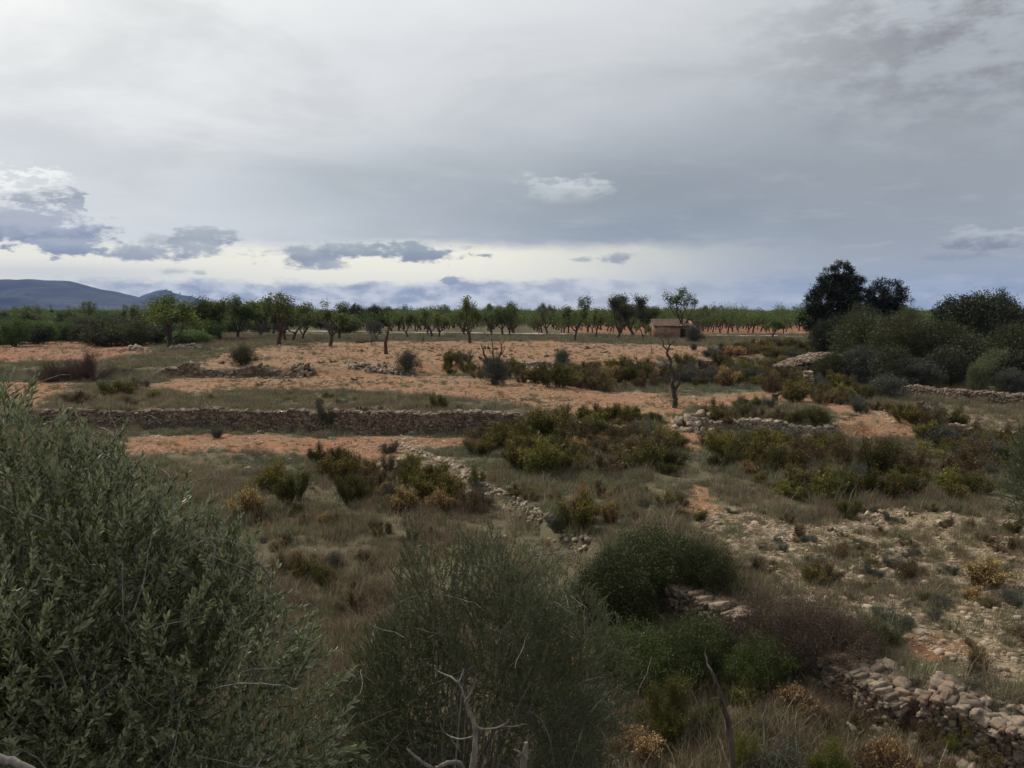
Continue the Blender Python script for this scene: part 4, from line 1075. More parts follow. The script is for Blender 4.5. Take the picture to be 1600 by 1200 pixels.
sh(G1[1], 'gorse_bush', 'green gorse with golden crest beside the broken wall stretch', 905, 828, 762, 70)
sh(DH[0], 'dry_heath_bush', 'golden orange dried heath crest over the green gorse', 905, 815, 744, 44)
sh(GS[1], 'grey_shrub', 'low grey shrub left of the golden crested gorse', 875, 828, 785, 60)
sh(DH[1], 'dry_heath_bush', 'brown dried heath right of the golden crested gorse', 960, 818, 774, 46)
sh(GB[1], 'broom_bush', 'small yellowish bush at the right of the path in the grass', 745, 760, 720, 30)
sh(G1[0], 'gorse_bush', 'small round green gorse alone below the wide right clump', 1325, 810, 770, 46)
sh(GB[0], 'broom_bush', 'yellow topped gorse near the right end of the wide clump', 1480, 770, 722, 60)
sh(DH[1], 'dry_heath_bush', 'low brown tufted bush at the right edge in grass', 1530, 915, 862, 90)
sh(G2[0], 'heath_bush', 'brown bush patch at the right edge above the brown tufted one', 1580, 860, 830, 80)

# nearer bushes, each with its own stems and foliage
LE = envelope_proto(600, 'lentisk', 2.0, 3.4, M['lentisk'], M['browntwig'], [(0, 0, .5, .8, .8, .46), (.45, .1, .42, .52, .5, .4), (-.45, 0, .45, .5, .5, .4), (.1, .3, .6, .5, .5, .36)], 900, 60, .10, .05, .028, .3, .04, stems=5, tipf=.15, pert=.95)
def px3(pr, name, lab, px, py, top, wp, **k):
    o = put_px(pr, name, lab, 'bush', px, py, top, wp, rng=rnd, **k)
    return o
px3(LE, 'lentisk_bush', 'dense dark lentisk bush above the stretch of rounded stone wall', 1025, 940, 828, 215, rz=.6)
px3(LE, 'lentisk_bush', 'dark lentisk bush right part, with leaves reaching over the stone wall', 1100, 918, 846, 120, rz=2.0)
px3(LE, 'lentisk_bush', 'darker lentisk bush low on the left, joined to the dense one', 955, 985, 862, 175, rz=4.0)
GRB = envelope_proto(601, 'green_bush', 1.4, 2.2, M['greenbush'], M['browntwig'], [(0, 0, .5, .8, .8, .46), (.45, .1, .42, .5, .5, .4), (-.45, 0, .4, .5, .5, .38)], 700, 60, .075, .04, .016, .25, .03, stems=6, tipf=.3, pert=.95)
px3(GRB, 'green_bush', 'bright green bush in front of the stretch of rounded stone wall', 1088, 1060, 955, 165, rz=.5)
px3(GRB, 'green_bush', 'wide green bush left of the bright one, in shade', 985, 1070, 968, 180, rz=2.5)
px3(GRB, 'green_bush', 'green bush between the bright one and the reddish bush', 1185, 1072, 988, 140, rz=3.5)
RB = shrub_proto(602, 'reddish_bush', 1.5, 2.4, M['redbush'], M['browntwig'], nst=420, per=60, L=.03, W=.012, tipf=.06, fuzz=.06, one=False, r=.004, sub=3, dome=.8)
px3(RB, 'reddish_bush', 'dense purplish brown bush beyond the end of the rounded wall stretch', 1218, 1045, 900, 215, rz=0)
px3(RB, 'reddish_bush', 'darker brown bush right side, behind the flat topped wall', 1292, 1035, 925, 170, rz=2)
GSD = shrub_proto(603, 'dark_green_shrub', 1.4, 2.2, M['lentisk'], M['browntwig'], nst=260, per=60, L=.03, W=.012, tipf=.1, fuzz=.05, one=False, r=.004, sub=3, dome=.8)
px3(GSD, 'dark_shrub', 'dark green shrub trailing behind the brown bushes on the right', 1370, 1000, 945, 110, rz=1)
BRN = shrub_proto(604, 'near_broom', 1.3, 1.3, M['broom'], M['browntwig'], nst=150, per=60, L=.06, W=.009, tipf=.15, fuzz=.03, one=False, r=.004, sub=3)
px3(BRN, 'broom_bush', 'upright yellow green broom in front of the bright green bush', 1040, 1150, 1042, 105, rz=0)
px3(BRN, 'broom_bush', 'small bright yellow green broom left of the bushes near red earth', 950, 1060, 1010, 50, rz=2)
px3(BRN, 'broom_bush', 'yellow green broom beside the leaning dead pole at the bottom', 1165, 1215, 1130, 60, rz=3)
px3(BRN, 'broom_bush', 'yellow green broom at the bottom edge near the right', 1300, 1225, 1140, 80, rz=4)
px3(BRN, 'broom_bush', 'green broom in front of the nearest tumbled boulders', 1500, 1180, 1105, 60, rz=5)
px3(DH[0], 'dry_heath_bush', 'rusty dried heath with pale tips in the brown grass at right bottom', 1250, 1120, 1065, 100)
px3(DH[1], 'dry_heath_bush', 'rusty dried heath left of the broom at the bottom', 990, 1190, 1130, 90)
px3(DH[0], 'dry_heath_bush', 'dark rusty heath at the bottom edge below the nearest wall', 1400, 1230, 1140, 120)
px3(DH[1], 'dry_heath_bush', 'straw tipped dry bush at the bottom edge right', 1365, 1210, 1165, 50)
px3(GS[0], 'grey_shrub', 'grey green leafy shrub with pale specks at the bottom', 1215, 1225, 1150, 110)
px3(GS[1], 'grey_shrub', 'grey sage like shrub right of the centre thicket at the bottom', 905, 1150, 1060, 120)
px3(GSD, 'dark_shrub', 'dark shrub at the bottom left between olive and wild olive', 545, 1215, 1100, 120, rz=2)
px3(GSD, 'dark_shrub', 'dark shrub under the bare forked trunk at the bottom', 880, 1230, 1120, 130, rz=4)
px3(RB, 'reddish_bush', 'brown twiggy bush at the bottom right in front of the flat topped wall', 1345, 1110, 1060, 130, rz=5)
px3(G2[1], 'heath_bush', 'grey brown low bush on the stony slope right', 1290, 905, 870, 60)
px3(G2[0], 'heath_bush', 'brown rounded low bush on the stony slope near the path', 1180, 895, 860, 70)
px3(G2[1], 'heath_bush', 'brown grassy mound in the middle of the stony slope', 1420, 905, 870, 70)

mass([(1205, 592), (1250, 604), (1258, 612), (1230, 616), (1200, 606)], 8, (.8, 1.5), (.7, 1.0), ALLG, W_G, 'gorse_bush', 'gorse bush against the front of the ruined shelter, left of its pillar', 'gorse before the ruin', 12)
mass([(1275, 596), (1300, 596), (1330, 612), (1280, 614)], 6, (.8, 1.5), (.8, 1.2), ALLG, W_G, 'gorse_bush', 'gorse bush against the front of the ruined shelter, right of its pillar', 'gorse before the ruin, right', 13)
for i in range(26):
    px = rnd.uniform(-20, 700) if i < 16 else rnd.uniform(650, 1270); Yb = rnd.uniform(195, 320); x = (px - 800) / F * Yb
    put(AL[rnd.randrange(4)], 'skyline_tree', 'taller almond crown breaking the skyline above the far orchard', 'tree', (x, Yb, float(hgt(x, Yb))), rnd.uniform(5.0, 6.8), rnd.uniform(4, 6), group='taller trees on the orchard skyline', rng=rnd)

px3(RB, 'reddish_bush', 'low brown twiggy bush growing against the face of the nearest wall', 1450, 1130, 1085, 90, rz=1)
px3(G2[0], 'heath_bush', 'brown heath against the face of the nearest wall by the right edge', 1555, 1175, 1130, 80)
px3(DH[1], 'dry_heath_bush', 'small rusty heath at the foot of the flat topped wall', 1385, 1090, 1060, 50)
px3(GS[0], 'grey_shrub', 'grey green shrub growing over the nearest wall from behind', 1500, 1085, 1045, 70)

# ================================================================== NEAR OLIVES
def twig_templates(rng, n, length, pairs, L, W, ang=(25, 45)):
    out = []
    for _ in range(n):
        bend = rng.normal(size=2) * .25
        s = np.linspace(0, 1, 7); cx = bend[0] * length * s ** 2; cy = bend[1] * length * s ** 2; cz = length * s
        stem = np.stack([cx, cy, cz], 1); V = []; Fq = []; t_ = []
        az = rng.uniform(0, PI)
        for k in range(pairs):
            f = .12 + .88 * (k + rng.uniform(-.2, .2)) / pairs; b = np.array([np.interp(f, s, cx), np.interp(f, s, cy), np.interp(f, s, cz)])
            az += PI / 2 + rng.normal() * .3
            for sg in (0, PI):
                a = R(rng.uniform(*ang)) * (1.15 - .6 * f); d = np.array([math.cos(az + sg) * math.sin(a), math.sin(az + sg) * math.sin(a), math.cos(a)])
                d = unit(d + rng.normal(size=3) * .1); sd_ = unit(np.cross(d, rng.normal(size=3))); nrm = np.cross(d, sd_)
                l = L * rng.uniform(.7, 1.2) * (1.0 - .25 * f); w_ = W * rng.uniform(.8, 1.2) / 2
                i = len(V)
                V += [b, b + d * l * .3 + sd_ * w_ + nrm * w_ * .35, b + d * l * .7 + sd_ * w_ * .85 + nrm * w_ * .3, b + d * l, b + d * l * .7 - sd_ * w_ * .85 + nrm * w_ * .3, b + d * l * .3 - sd_ * w_ + nrm * w_ * .35]
                Fq += [(i, i + 1, i + 2, i + 3), (i, i + 3, i + 4, i + 5)]
                t_ += [float(f > .75) * .5] * 6
        out.append((np.array(V), np.array(Fq), np.array(t_), tube(stem, np.linspace(.0022, .0009, 7), 3)))
    return out
def frames(D, rng):
    D = unit(D); A = unit(np.cross(D, rng.normal(size=D.shape))); B = np.cross(D, A); return np.stack([A, B, D], -1)
def bake_twigs(rng, tmpl, P, D, sc, g, gt):
    M3 = frames(D, rng) * sc[:, None, None]; pick = rng.integers(0, len(tmpl), len(P))
    for k, (V, Fq, tt, (TV, TF)) in enumerate(tmpl):
        sel = np.where(pick == k)[0]
        if not len(sel): continue
        W_ = np.einsum('nij,vj->nvi', M3[sel], V) + P[sel][:, None, :]; n = len(V)
        FF = (Fq[None] + (np.arange(len(sel)) * n)[:, None, None]).reshape(-1, 4)
        nl = n // 6; v = np.repeat(np.clip(rng.uniform(0, 1, (len(sel), nl)) * .75 + rng.uniform(0, .25, (len(sel), 1)), 0, 1).reshape(-1), 6)
        hl = (rng.uniform(0, 1, (len(sel), nl)) < .16).repeat(6, 1).reshape(-1) * .8  # random leaves take the pale tip colour as painted highlights
        g.add(W_.reshape(-1, 3), FF, v, np.maximum(np.tile(tt, len(sel)) * np.repeat(rng.uniform(0, 1, len(sel)), n), hl))
        W_ = np.einsum('nij,vj->nvi', M3[sel], TV) + P[sel][:, None, :]; n = len(TV)
        gt.add(W_.reshape(-1, 3), (TF[None] + (np.arange(len(sel)) * n)[:, None, None]).reshape(-1, 4))

def near_olive(seed, name, label, base, lobes, ntw, L, W, tl, pairs, leafm, barkm, upb, r0, ntw_bare=60, shell=.62, fork=.9, arcs=140):
    rng = np.random.default_rng(seed); lob = np.array(lobes, float)
    root = bpy.data.objects.new(name, None); COL.objects.link(root); root.location = base; props(root, label, 'tree')
    base = np.array(base)
    tmpl = twig_templates(rng, 8, tl, pairs, L, W)
    area = (lob[:, 3] * lob[:, 4] + lob[:, 4] * lob[:, 5] + lob[:, 3] * lob[:, 5]); pk = rng.choice(len(lob), ntw, p=area / area.sum())
    d = unit(rng.normal(size=(ntw, 3))); r = rng.uniform(shell ** 3, 1, ntw) ** (1 / 3)
    P = lob[pk, :3] + d * r[:, None] * lob[pk, 3:6]
    bump = fbm(P[:, 0] * 2.1 + P[:, 2] * .7, P[:, 1] * 2.1 + P[:, 2] * 1.7, seed, 3)
    P = P + d * bump[:, None] * .28
    ok = P[:, 2] > base[2] + .35; P = P[ok]; d = d[ok]; r = r[ok]
    D = d * .8 + rng.normal(size=d.shape) * .38 + np.array([0, 0, upb])
    g, gt = Geo(), Geo()
    bake_twigs(rng, tmpl, P - unit(D) * tl * .6, D, rng.uniform(.6, 1.45, len(P)), g, gt)
    # limbs from the fork to the lobes and long thin shoots in the crown
    gb = Geo(); fk = base + np.array([0, 0, fork])
    for q in range(3):
        o_ = rng.normal(size=3) * np.array([.12, .12, 0]); V, Fq = tube([base + o_ * .5 - [0, 0, .3], (base + fk) / 2 + o_, fk + o_], [r0 * 1.2, r0 * .9, r0 * .7], 8); gb.add(V, Fq)
    for i in rng.choice(len(P), 70, replace=False):
        e = P[i] * .93 + fk * .07; m = (fk + e) / 2 + rng.normal(size=3) * .18 + np.array([0, 0, .2])
        tt = np.linspace(0, 1, 8)[:, None]; pts = (1 - tt) ** 2 * fk + 2 * tt * (1 - tt) * m + tt ** 2 * e + rng.normal(size=(8, 3)) * .015
        V, Fq = tube(pts, np.linspace(r0 * .4, .006, 8), 5); gb.add(V, Fq)
    gs = Geo()
    for i in rng.choice(len(P), arcs, replace=False):
        s = P[i] + d[i] * .06; dd = unit(np.cross(d[i], rng.normal(size=3)) + rng.normal(size=3) * .3 + d[i] * .25); l = rng.uniform(.3, .9)
        pts = [s]
        for q in range(7):
            dd = unit(dd + rng.normal(size=3) * .16 - np.array([0, 0, .06])); pts.append(pts[-1] + dd * l / 7)
        V, Fq = tube(pts, np.linspace(.0068, .002, 8), 4); gs.add(V, Fq)
        if rng.uniform() < .6:
            k = rng.integers(2, 6); d2 = unit(dd + rng.normal(size=3) * .6); V, Fq = tube([pts[k], pts[k] + d2 * l * .15, pts[k] + d2 * l * .3 + rng.normal(size=3) * .02], [.003, .002, .001], 3); gs.add(V, Fq)
    for nm, gg, mt in (('trunk', gb, barkm), ('branch', gs, M['greybark']), ('twig', gt, M['twig']), ('foliage', g, leafm)):
        o = bpy.data.objects.new(nm, gg.mesh(name + '_' + nm, [mt], smooth=(nm == 'trunk'))); COL.objects.link(o); o.parent = root
        o.matrix_parent_inverse = root.matrix_world.inverted() if False else o.matrix_parent_inverse
        o.location = (-base[0], -base[1], -base[2])
    return root
near_olive(700, 'olive_tree', 'big silvery green olive tree filling the lower left foreground', (-4.4, 6.6, -.95),
    [(-4.2, 6.8, 3.15, 1.4, 1.4, 1.45), (-3.4, 6.4, 3.2, 1.0, 1.1, 1.35), (-3.0, 6.4, 3.1, .85, 1.0, 1.3), (-2.5, 6.0, 2.3, 1.15, 1.2, 1.35), (-2.15, 5.7, 1.3, 1.1, 1.1, 1.3), (-2.15, 6.4, 3.45, .32, .4, .5),
     (-3.6, 5.4, 2.4, 1.3, 1.15, 1.6), (-4.9, 6.0, 3.2, 1.3, 1.3, 1.6), (-5.6, 6.8, 2.6, 1.3, 1.5, 2.0), (-3.72, 6.2, 4.5, .2, .25, .4), (-3.9, 5.3, 1.1, 1.4, 1.2, 1.2)],
    11500, .058, .0135, .26, 13, M['olive'], M['greybark'], .6, .14, arcs=800)
near_olive(701, 'wild_olive', 'airy fine leaved wild olive with thin grey stems in the bottom centre', (-.55, 8.1, -1.0),
    [(-.5, 8.8, 1.5, 1.3, 1.0, 1.5), (-.1, 9.0, 2.0, .9, .9, .9), (-1.1, 8.8, 1.3, .7, .8, 1.0), (.4, 8.9, 1.3, .7, .8, 1.1), (-.6, 8.3, .4, .95, .8, 1.0), (-.85, 8.9, 2.5, .5, .5, .75), (-.2, 9.0, 2.6, .4, .4, .6), (-1.5, 9.0, .7, .65, .8, 1.2), (-1.35, 9.0, 1.5, .5, .6, .7)],
    6600, .027, .0078, .2, 14, M['wild'], M['greybark'], .8, .05, shell=.3, fork=.3, arcs=190)
near_olive(703, 'wild_olive', 'second fine leaved wild olive right of the airy one, before the lentisk', (.75, 9.6, -1.0),
    [(.7, 9.8, 1.1, .8, .8, 1.3), (.3, 10.1, 1.7, .6, .6, .9)],
    1700, .026, .0075, .2, 14, M['wild'], M['greybark'], .8, .035, shell=.3, fork=.3, arcs=60)
near_olive(702, 'wild_olive', 'soft grey green tree cut by the right edge of the picture', (12.5, 19.8, 0),
    [(12.4, 19.8, 1.6, .8, .9, 1.5), (12.6, 19.8, 2.2, .7, .8, 1.1)],
    1700, .04, .014, .3, 14, M['wild'], M['greybark'], .5, .06, shell=.3, arcs=30)

# bare forked trunk at the bottom centre, leaning pole, cut stub
def limb(name, label, cat, paths, mat, sides=9):
    g = Geo()
    for pts, r in paths:
        P = np.array(pts, float); n = len(P)
        tt = np.linspace(0, n - 1, (n - 1) * 5 + 1); Q = np.stack([np.interp(tt, range(n), P[:, k]) for k in range(3)], 1)
        K = np.array([.25, .5, .25]); 
        for _ in range(3): Q[1:-1] = (Q[:-2] + 2 * Q[1:-1] + Q[2:]) / 4
        Q[1:-1] += NR.normal(size=Q[1:-1].shape) * r[0] * .10
        V, Fq = tube(Q, np.interp(tt, np.linspace(0, n - 1, len(r)), r), sides); g.add(V, Fq)
        e = Q[-1]; V, Fq = tube([e, e + unit(Q[-1] - Q[-2]) * .003], [r[-1], r[-1] * .05], sides); g.add(V, Fq)
    o = bpy.data.objects.new(name, g.mesh(name, [mat], smooth=True)); COL.objects.link(o); props(o, label, cat); return o
def pd(px, py, dist):      # point at a given distance forward, where that branch stands
    d = ray(px, py); k = dist / d[1]; return (d[0] * k, dist, CAMZ + d[2] * k)
b0 = pd(722, 1290, 5.6)
limb('bare_forked_trunk', 'bare pale forked dead trunk rising at the bottom centre with curved side branches', 'dead branch', [
    ([(b0[0], b0[1], -1.0), pd(722, 1290, 5.6), pd(735, 1215, 5.6), pd(743, 1170, 5.6), pd(742, 1130, 5.65), pd(730, 1105, 5.7), pd(724, 1085, 5.7), pd(715, 1062, 5.75)], [.034, .028, .023, .018, .014, .009, .004]),
    ([pd(726, 1098, 5.68), pd(735, 1085, 5.68), pd(742, 1070, 5.65), pd(743, 1055, 5.6)], [.010, .007, .003]),
    ([pd(715, 1066, 5.75), pd(705, 1058, 5.8), pd(690, 1052, 5.85), pd(684, 1048, 5.9)], [.009, .004]),
    ([pd(717, 1066, 5.75), pd(722, 1055, 5.8), pd(724, 1045, 5.8)], [.008, .003]),
    ([pd(741, 1134, 5.65), pd(755, 1140, 5.6), pd(775, 1138, 5.5), pd(793, 1130, 5.5), pd(795, 1124, 5.5)], [.010, .007, .003]),
    ([pd(785, 1135, 5.5), pd(800, 1136, 5.5), pd(822, 1131, 5.5)], [.006, .002]),
    ([pd(728, 1230, 5.6), pd(722, 1192, 5.5), pd(705, 1190, 5.4), pd(690, 1196, 5.3), pd(675, 1203, 5.3), pd(640, 1175, 5.2), pd(636, 1170, 5.2)], [.018, .014, .012, .006]),
    ([pd(742, 1150, 5.62), pd(720, 1156, 5.7), pd(700, 1150, 5.8), pd(690, 1140, 5.8), pd(688, 1130, 5.8)], [.007, .003]),
    ([pd(703, 1152, 5.78), pd(712, 1165, 5.8), pd(720, 1175, 5.8)], [.004, .002])], M['greybark'])
pb = pd(1140, 1290, 7.2)
limb('leaning_pole', 'slender dark dead pole leaning left at the bottom right of centre', 'dead branch', [
    ([(pb[0], pb[1], -1.2), pd(1148, 1220, 7.2), pd(1143, 1165, 7.25), pd(1137, 1125, 7.3), pd(1129, 1095, 7.32), pd(1120, 1068, 7.36), pd(1113, 1050, 7.4), pd(1104, 1034, 7.5)], [.034, .030, .027, .025, .022, .018, .012, .009]),
    ([pd(1106, 1036, 7.5), pd(1101, 1020, 7.6), pd(1104, 1008, 7.6)], [.009, .004]), ([pd(1130, 1098, 7.3), pd(1122, 1090, 7.3), pd(1110, 1092, 7.3)], [.008, .003])], M['bark'])
limb('cut_stub', 'short pale cut branch stub with a side twig at the bottom edge', 'dead branch', [
    ([(pd(818, 1290, 5.4)[0], 5.4, -1), pd(817, 1230, 5.4), pd(819, 1180, 5.4), pd(822, 1160, 5.4)], [.03, .022, .020, .014]), ([pd(819, 1180, 5.4), pd(810, 1174, 5.4), pd(803, 1171, 5.4)], [.008, .005])], M['palebark'])
limb('bare_branch', 'thick grey bare olive branch in the bottom left corner', 'dead branch', [
    ([(-3.9, 3.7, -.95), (-3.2, 3.6, .8), pd(-160, 1130, 3.5), pd(-40, 1175, 3.5), pd(20, 1188, 3.5), pd(70, 1215, 3.5)], [.06, .045, .02, .014])], M['greybark'])

def dead_at(name, label, px, py, paths, mat):
    g0 = ground(px, py); k = g0[1] / F; P2 = []
    for pts, r in paths:
        Q = [pd(a, b, g0[1] + NR.normal() * .06) for a, b in pts]; P2.append((Q, r))
    P2[0] = ([(g0[0], g0[1], g0[2] - .15)] + list(P2[0][0][1:]), P2[0][1])
    limb(name, label, 'tree', P2, mat, 7)
dead_at('dead_tree', 'gnarled leaning dead almond with twisted trunk, nearest bare tree right of centre', 1054, 637, [
    ([(1054, 637), (1055, 626), (1053, 614), (1050, 600), (1053, 590), (1052, 580), (1046, 572), (1048, 562), (1042, 553), (1043, 546)], [.15, .13, .11, .09, .08, .06]),
    ([(1052, 612), (1058, 604), (1063, 598), (1060, 588), (1062, 581)], [.09, .06, .03]), ([(1043, 547), (1036, 541), (1037, 534), (1032, 527)], [.05, .03, .015]),
    ([(1043, 548), (1046, 540), (1051, 536), (1053, 527)], [.05, .03, .012]), ([(1046, 540), (1044, 532), (1046, 524)], [.03, .012]), ([(1051, 536), (1057, 531), (1058, 526)], [.02, .008]),
    ([(1048, 562), (1055, 556), (1057, 548)], [.035, .012]), ([(1036, 541), (1030, 539), (1027, 533)], [.02, .008]), ([(1046, 572), (1038, 566), (1034, 558)], [.035, .012]), ([(1050, 598), (1044, 592), (1041, 585)], [.035, .015])], M['bark'])
dead_at('dead_tree', 'dead almond with forked bare black limbs rising out of a grey bush', 771, 600, [
    ([(772, 600), (770, 588), (768, 576), (763, 564), (757, 556), (755, 546), (752, 540)], [.14, .11, .07, .03]), ([(769, 580), (772, 566), (770, 552), (770, 540), (768, 528)], [.08, .05, .015]),
    ([(769, 582), (775, 570), (780, 558), (784, 548), (783, 538), (779, 530)], [.09, .06, .02]), ([(780, 558), (787, 549), (789, 540)], [.04, .012]), ([(770, 552), (764, 546), (763, 538)], [.03, .01]),
    ([(772, 566), (777, 556), (776, 546)], [.03, .01]), ([(783, 540), (788, 533), (788, 528)], [.02, .008]), ([(757, 556), (750, 554), (746, 549)], [.025, .01])], M['bark'])
dead_at('dead_tree', 'reddish standing dead trunk with one crooked bare limb, in the reddish field', 603, 554, [
    ([(603, 554), (603, 545), (602, 536), (604, 528), (606, 520), (608, 512), (607, 504)], [.2, .17, .15, .11, .07, .03]), ([(606, 520), (600, 517), (596, 520)], [.05, .02]), ([(608, 512), (612, 507)], [.04, .015])], M['redbark'])

# ================================================================== GROUND COVER
def src_collection(name, meshes):
    c_ = bpy.data.collections.new(name)
    for m_ in meshes:
        o_ = bpy.data.objects.new(name, m_); c_.objects.link(o_)
    return c_
def blades(rng, n, h, spread, w, mat, name, lean=.45, patch=.08, tipf=.15):
    base = rng.normal(size=(n, 2)) * patch; az = rng.uniform(0, 2 * PI, n); ln = np.abs(rng.normal(size=n)) * lean; hh = h * rng.uniform(.45, 1.1, n)
    dx, dy = np.cos(az) * ln, np.sin(az) * ln; B = np.stack([base[:, 0], base[:, 1], np.full(n, -.02)], 1)
    M1 = B + np.stack([dx * hh * .35, dy * hh * .35, hh * .6], 1); T1 = B + np.stack([dx * hh, dy * hh, hh], 1)
    sa = rng.uniform(0, PI, n); S = np.stack([np.cos(sa), np.sin(sa), np.zeros(n)], 1) * w / 2
    V = np.stack([B - S, B + S, M1 + S * .8, M1 - S * .8, T1 + S * .15, T1 - S * .15], 1).reshape(-1, 3)
    i = np.arange(n)[:, None] * 6; Fq = np.concatenate([i + [0, 1, 2, 3], i + [3, 2, 4, 5]])
    return mk_mesh(name, V, F4=Fq, mats=[mat], attrs={'v': np.repeat(rng.uniform(0, 1, n), 6), 't': np.repeat((rng.uniform(0, 1, n) < tipf) * .8, 6)})
rg = np.random.default_rng(9)
GRS = src_collection('grass_tuft', [blades(rg, 70, .20, 1, .007, M['grass'], 'gt') for _ in range(3)] + [blades(rg, 60, .26, 1, .006, M['dry'], 'dt', lean=.5) for _ in range(3)]
                     + [blades(rg, 80, .12, 1, .014, M['herb'], 'ht', lean=.8, patch=.11) for _ in range(2)]
                     + [blades(rg, 90, .30, 1, .008, M['dry' if k else 'grass'], 'lt', lean=.35, patch=.14) for k in range(2)])
def pebm(rng):
    g_ = Geo(); stone(rng, g_, (0, 0, .2), (1.2, .9, .6), 0, CS2, v=rng.uniform(0, 1), round_=.7); return g_.mesh('pebble', [M['pebble']])
PEB = src_collection('pebble', [pebm(rg) for _ in range(10)])
def scatter_obj(name, P, rot, scl, idx, coll, label=None):
    me = bpy.data.meshes.new(name); me.vertices.add(len(P)); me.vertices.foreach_set('co', np.asarray(P, np.float32).ravel())
    for nm, ty, ar, key in (('rot', 'FLOAT_VECTOR', rot, 'vector'), ('scl', 'FLOAT_VECTOR', scl, 'vector'), ('idx', 'INT', idx, 'value')):
        a = me.attributes.new(nm, ty, 'POINT'); a.data.foreach_set(key, np.asarray(ar, np.int32 if ty == 'INT' else np.float32).ravel())
    me.update()
    o_ = bpy.data.objects.new(name, me); COL.objects.link(o_); props(o_, label, None, None, 'stuff')
    ng = bpy.data.node_groups.new(name + '_scatter', 'GeometryNodeTree')
    ng.interface.new_socket('Geometry', in_out='INPUT', socket_type='NodeSocketGeometry'); ng.interface.new_socket('Geometry', in_out='OUTPUT', socket_type='NodeSocketGeometry')
    gi, go_ = ng.nodes.new('NodeGroupInput'), ng.nodes.new('NodeGroupOutput')
    io = ng.nodes.new('GeometryNodeInstanceOnPoints'); ci = ng.nodes.new('GeometryNodeCollectionInfo')
    ci.inputs['Collection'].default_value = coll; ci.inputs['Separate Children'].default_value = True; ci.inputs['Reset Children'].default_value = True
    def attr(nm, ty):
        a = ng.nodes.new('GeometryNodeInputNamedAttribute'); a.data_type = ty; a.inputs['Name'].default_value = nm
        return [s for s in a.outputs if s.enabled][0]
    e2r = ng.nodes.new('FunctionNodeEulerToRotation')
    ng.links.new(gi.outputs[0], io.inputs['Points']); ng.links.new(ci.outputs[0], io.inputs['Instance']); io.inputs['Pick Instance'].default_value = True
    ng.links.new(attr('idx', 'INT'), io.inputs['Instance Index']); ng.links.new(attr('rot', 'FLOAT_VECTOR'), e2r.inputs[0]); ng.links.new(e2r.outputs[0], io.inputs['Rotation'])
    ng.links.new(attr('scl', 'FLOAT_VECTOR'), io.inputs['Scale']); ng.links.new(io.outputs[0], go_.inputs[0])
    mod = o_.modifiers.new('scatter', 'NODES'); mod.node_group = ng
    return o_
def wedge(rng, n, y0, y1, pw):
    """points over the land in view, thinning with distance"""
    u = rng.uniform(0, 1, n); y = (y0 ** pw + u * (y1 ** pw - y0 ** pw)) ** (1 / pw); x = rng.uniform(-.72, .72, n) * y * 1.0 + rng.uniform(-2, 2, n); return x, y
x, y = wedge(rg, 190000, 4.5, 150, .75)
so_, re_, st_ = fields(x, y); pn = fbm(x / 1.6, y / 1.6, 31, 3); pn2 = fbm(x / 7, y / 7, 35, 3)
dens = np.clip(.66 + pn * 1.7, .16, 1) * (1 - .95 * np.clip(so_ * 1.15, 0, 1)) * (1 - .5 * st_)
dens = dens + so_ * (.03 + .30 * sstep(.05, .4, fbm(x / 4.5, y / 4.5, 91, 4)))
keep = rg.uniform(0, 1, len(x)) < dens; x, y, so_, st_, pn2 = x[keep], y[keep], so_[keep], st_[keep], pn2[keep]
z = hgt(x, y); n = len(x)
cls = rg.uniform(0, 1, n); lowside = (y < np.interp(x, D_X, D_Y)) & (y < 30)
dryp = np.clip(.35 + pn2 * .8 + lowside * .22, .05, .85)
idx = np.where(cls < dryp, rg.integers(3, 6, n), np.where(cls < dryp + .35, rg.integers(0, 3, n), rg.integers(6, 8, n)))
tall = rg.uniform(0, 1, n) < .10; idx = np.where(tall, rg.integers(8, 10, n), idx)
s_ = (.48 + .95 * rg.uniform(0, 1, n) ** 1.8) * (1 + .5 * np.clip(fbm(x / .9, y / .9, 44, 2), -.8, 1)) * (1 - .35 * st_) * (1 + .004 * y) * (1 - .4 * so_)
scatter_obj('grass', np.stack([x, y, z], 1), np.stack([rg.normal(size=n) * .1, rg.normal(size=n) * .1, rg.uniform(0, 6.28, n)], 1),
            np.stack([s_, s_, s_ * rg.uniform(.7, 1.2, n)], 1), idx, GRS)
print('grass', n)
x, y = wedge(rg, 330000, 5, 110, .8)
so_, re_, st_ = fields(x, y); dens = .035 + .8 * st_ + .5 * so_ * (.4 + .6 * (vnoise(x / .7, y / .7, 4) > .4))
dens = np.clip(dens * (1 + fbm(x / 1.5, y / 1.5, 61, 3) * 1.2), 0, 1)
keep = rg.uniform(0, 1, len(x)) < dens; x, y, st_ = x[keep], y[keep], st_[keep]; z = hgt(x, y); n = len(x)
s_ = .022 + .05 * rg.uniform(0, 1, n) ** 3 + .10 * (rg.uniform(0, 1, n) < .02) + .035 * st_ * rg.uniform(0, 1, n) ** 2
s_ = s_ * (1 + .006 * y)
scatter_obj('pebbles', np.stack([x, y, z - s_ * .12], 1), np.stack([rg.normal(size=n) * .3, rg.normal(size=n) * .3, rg.uniform(0, 6.28, n)], 1),
            np.stack([s_, s_ * rg.uniform(.7, 1, n), s_ * rg.uniform(.6, 1, n)], 1), rg.integers(0, 10, n), PEB)
print('pebbles', n)
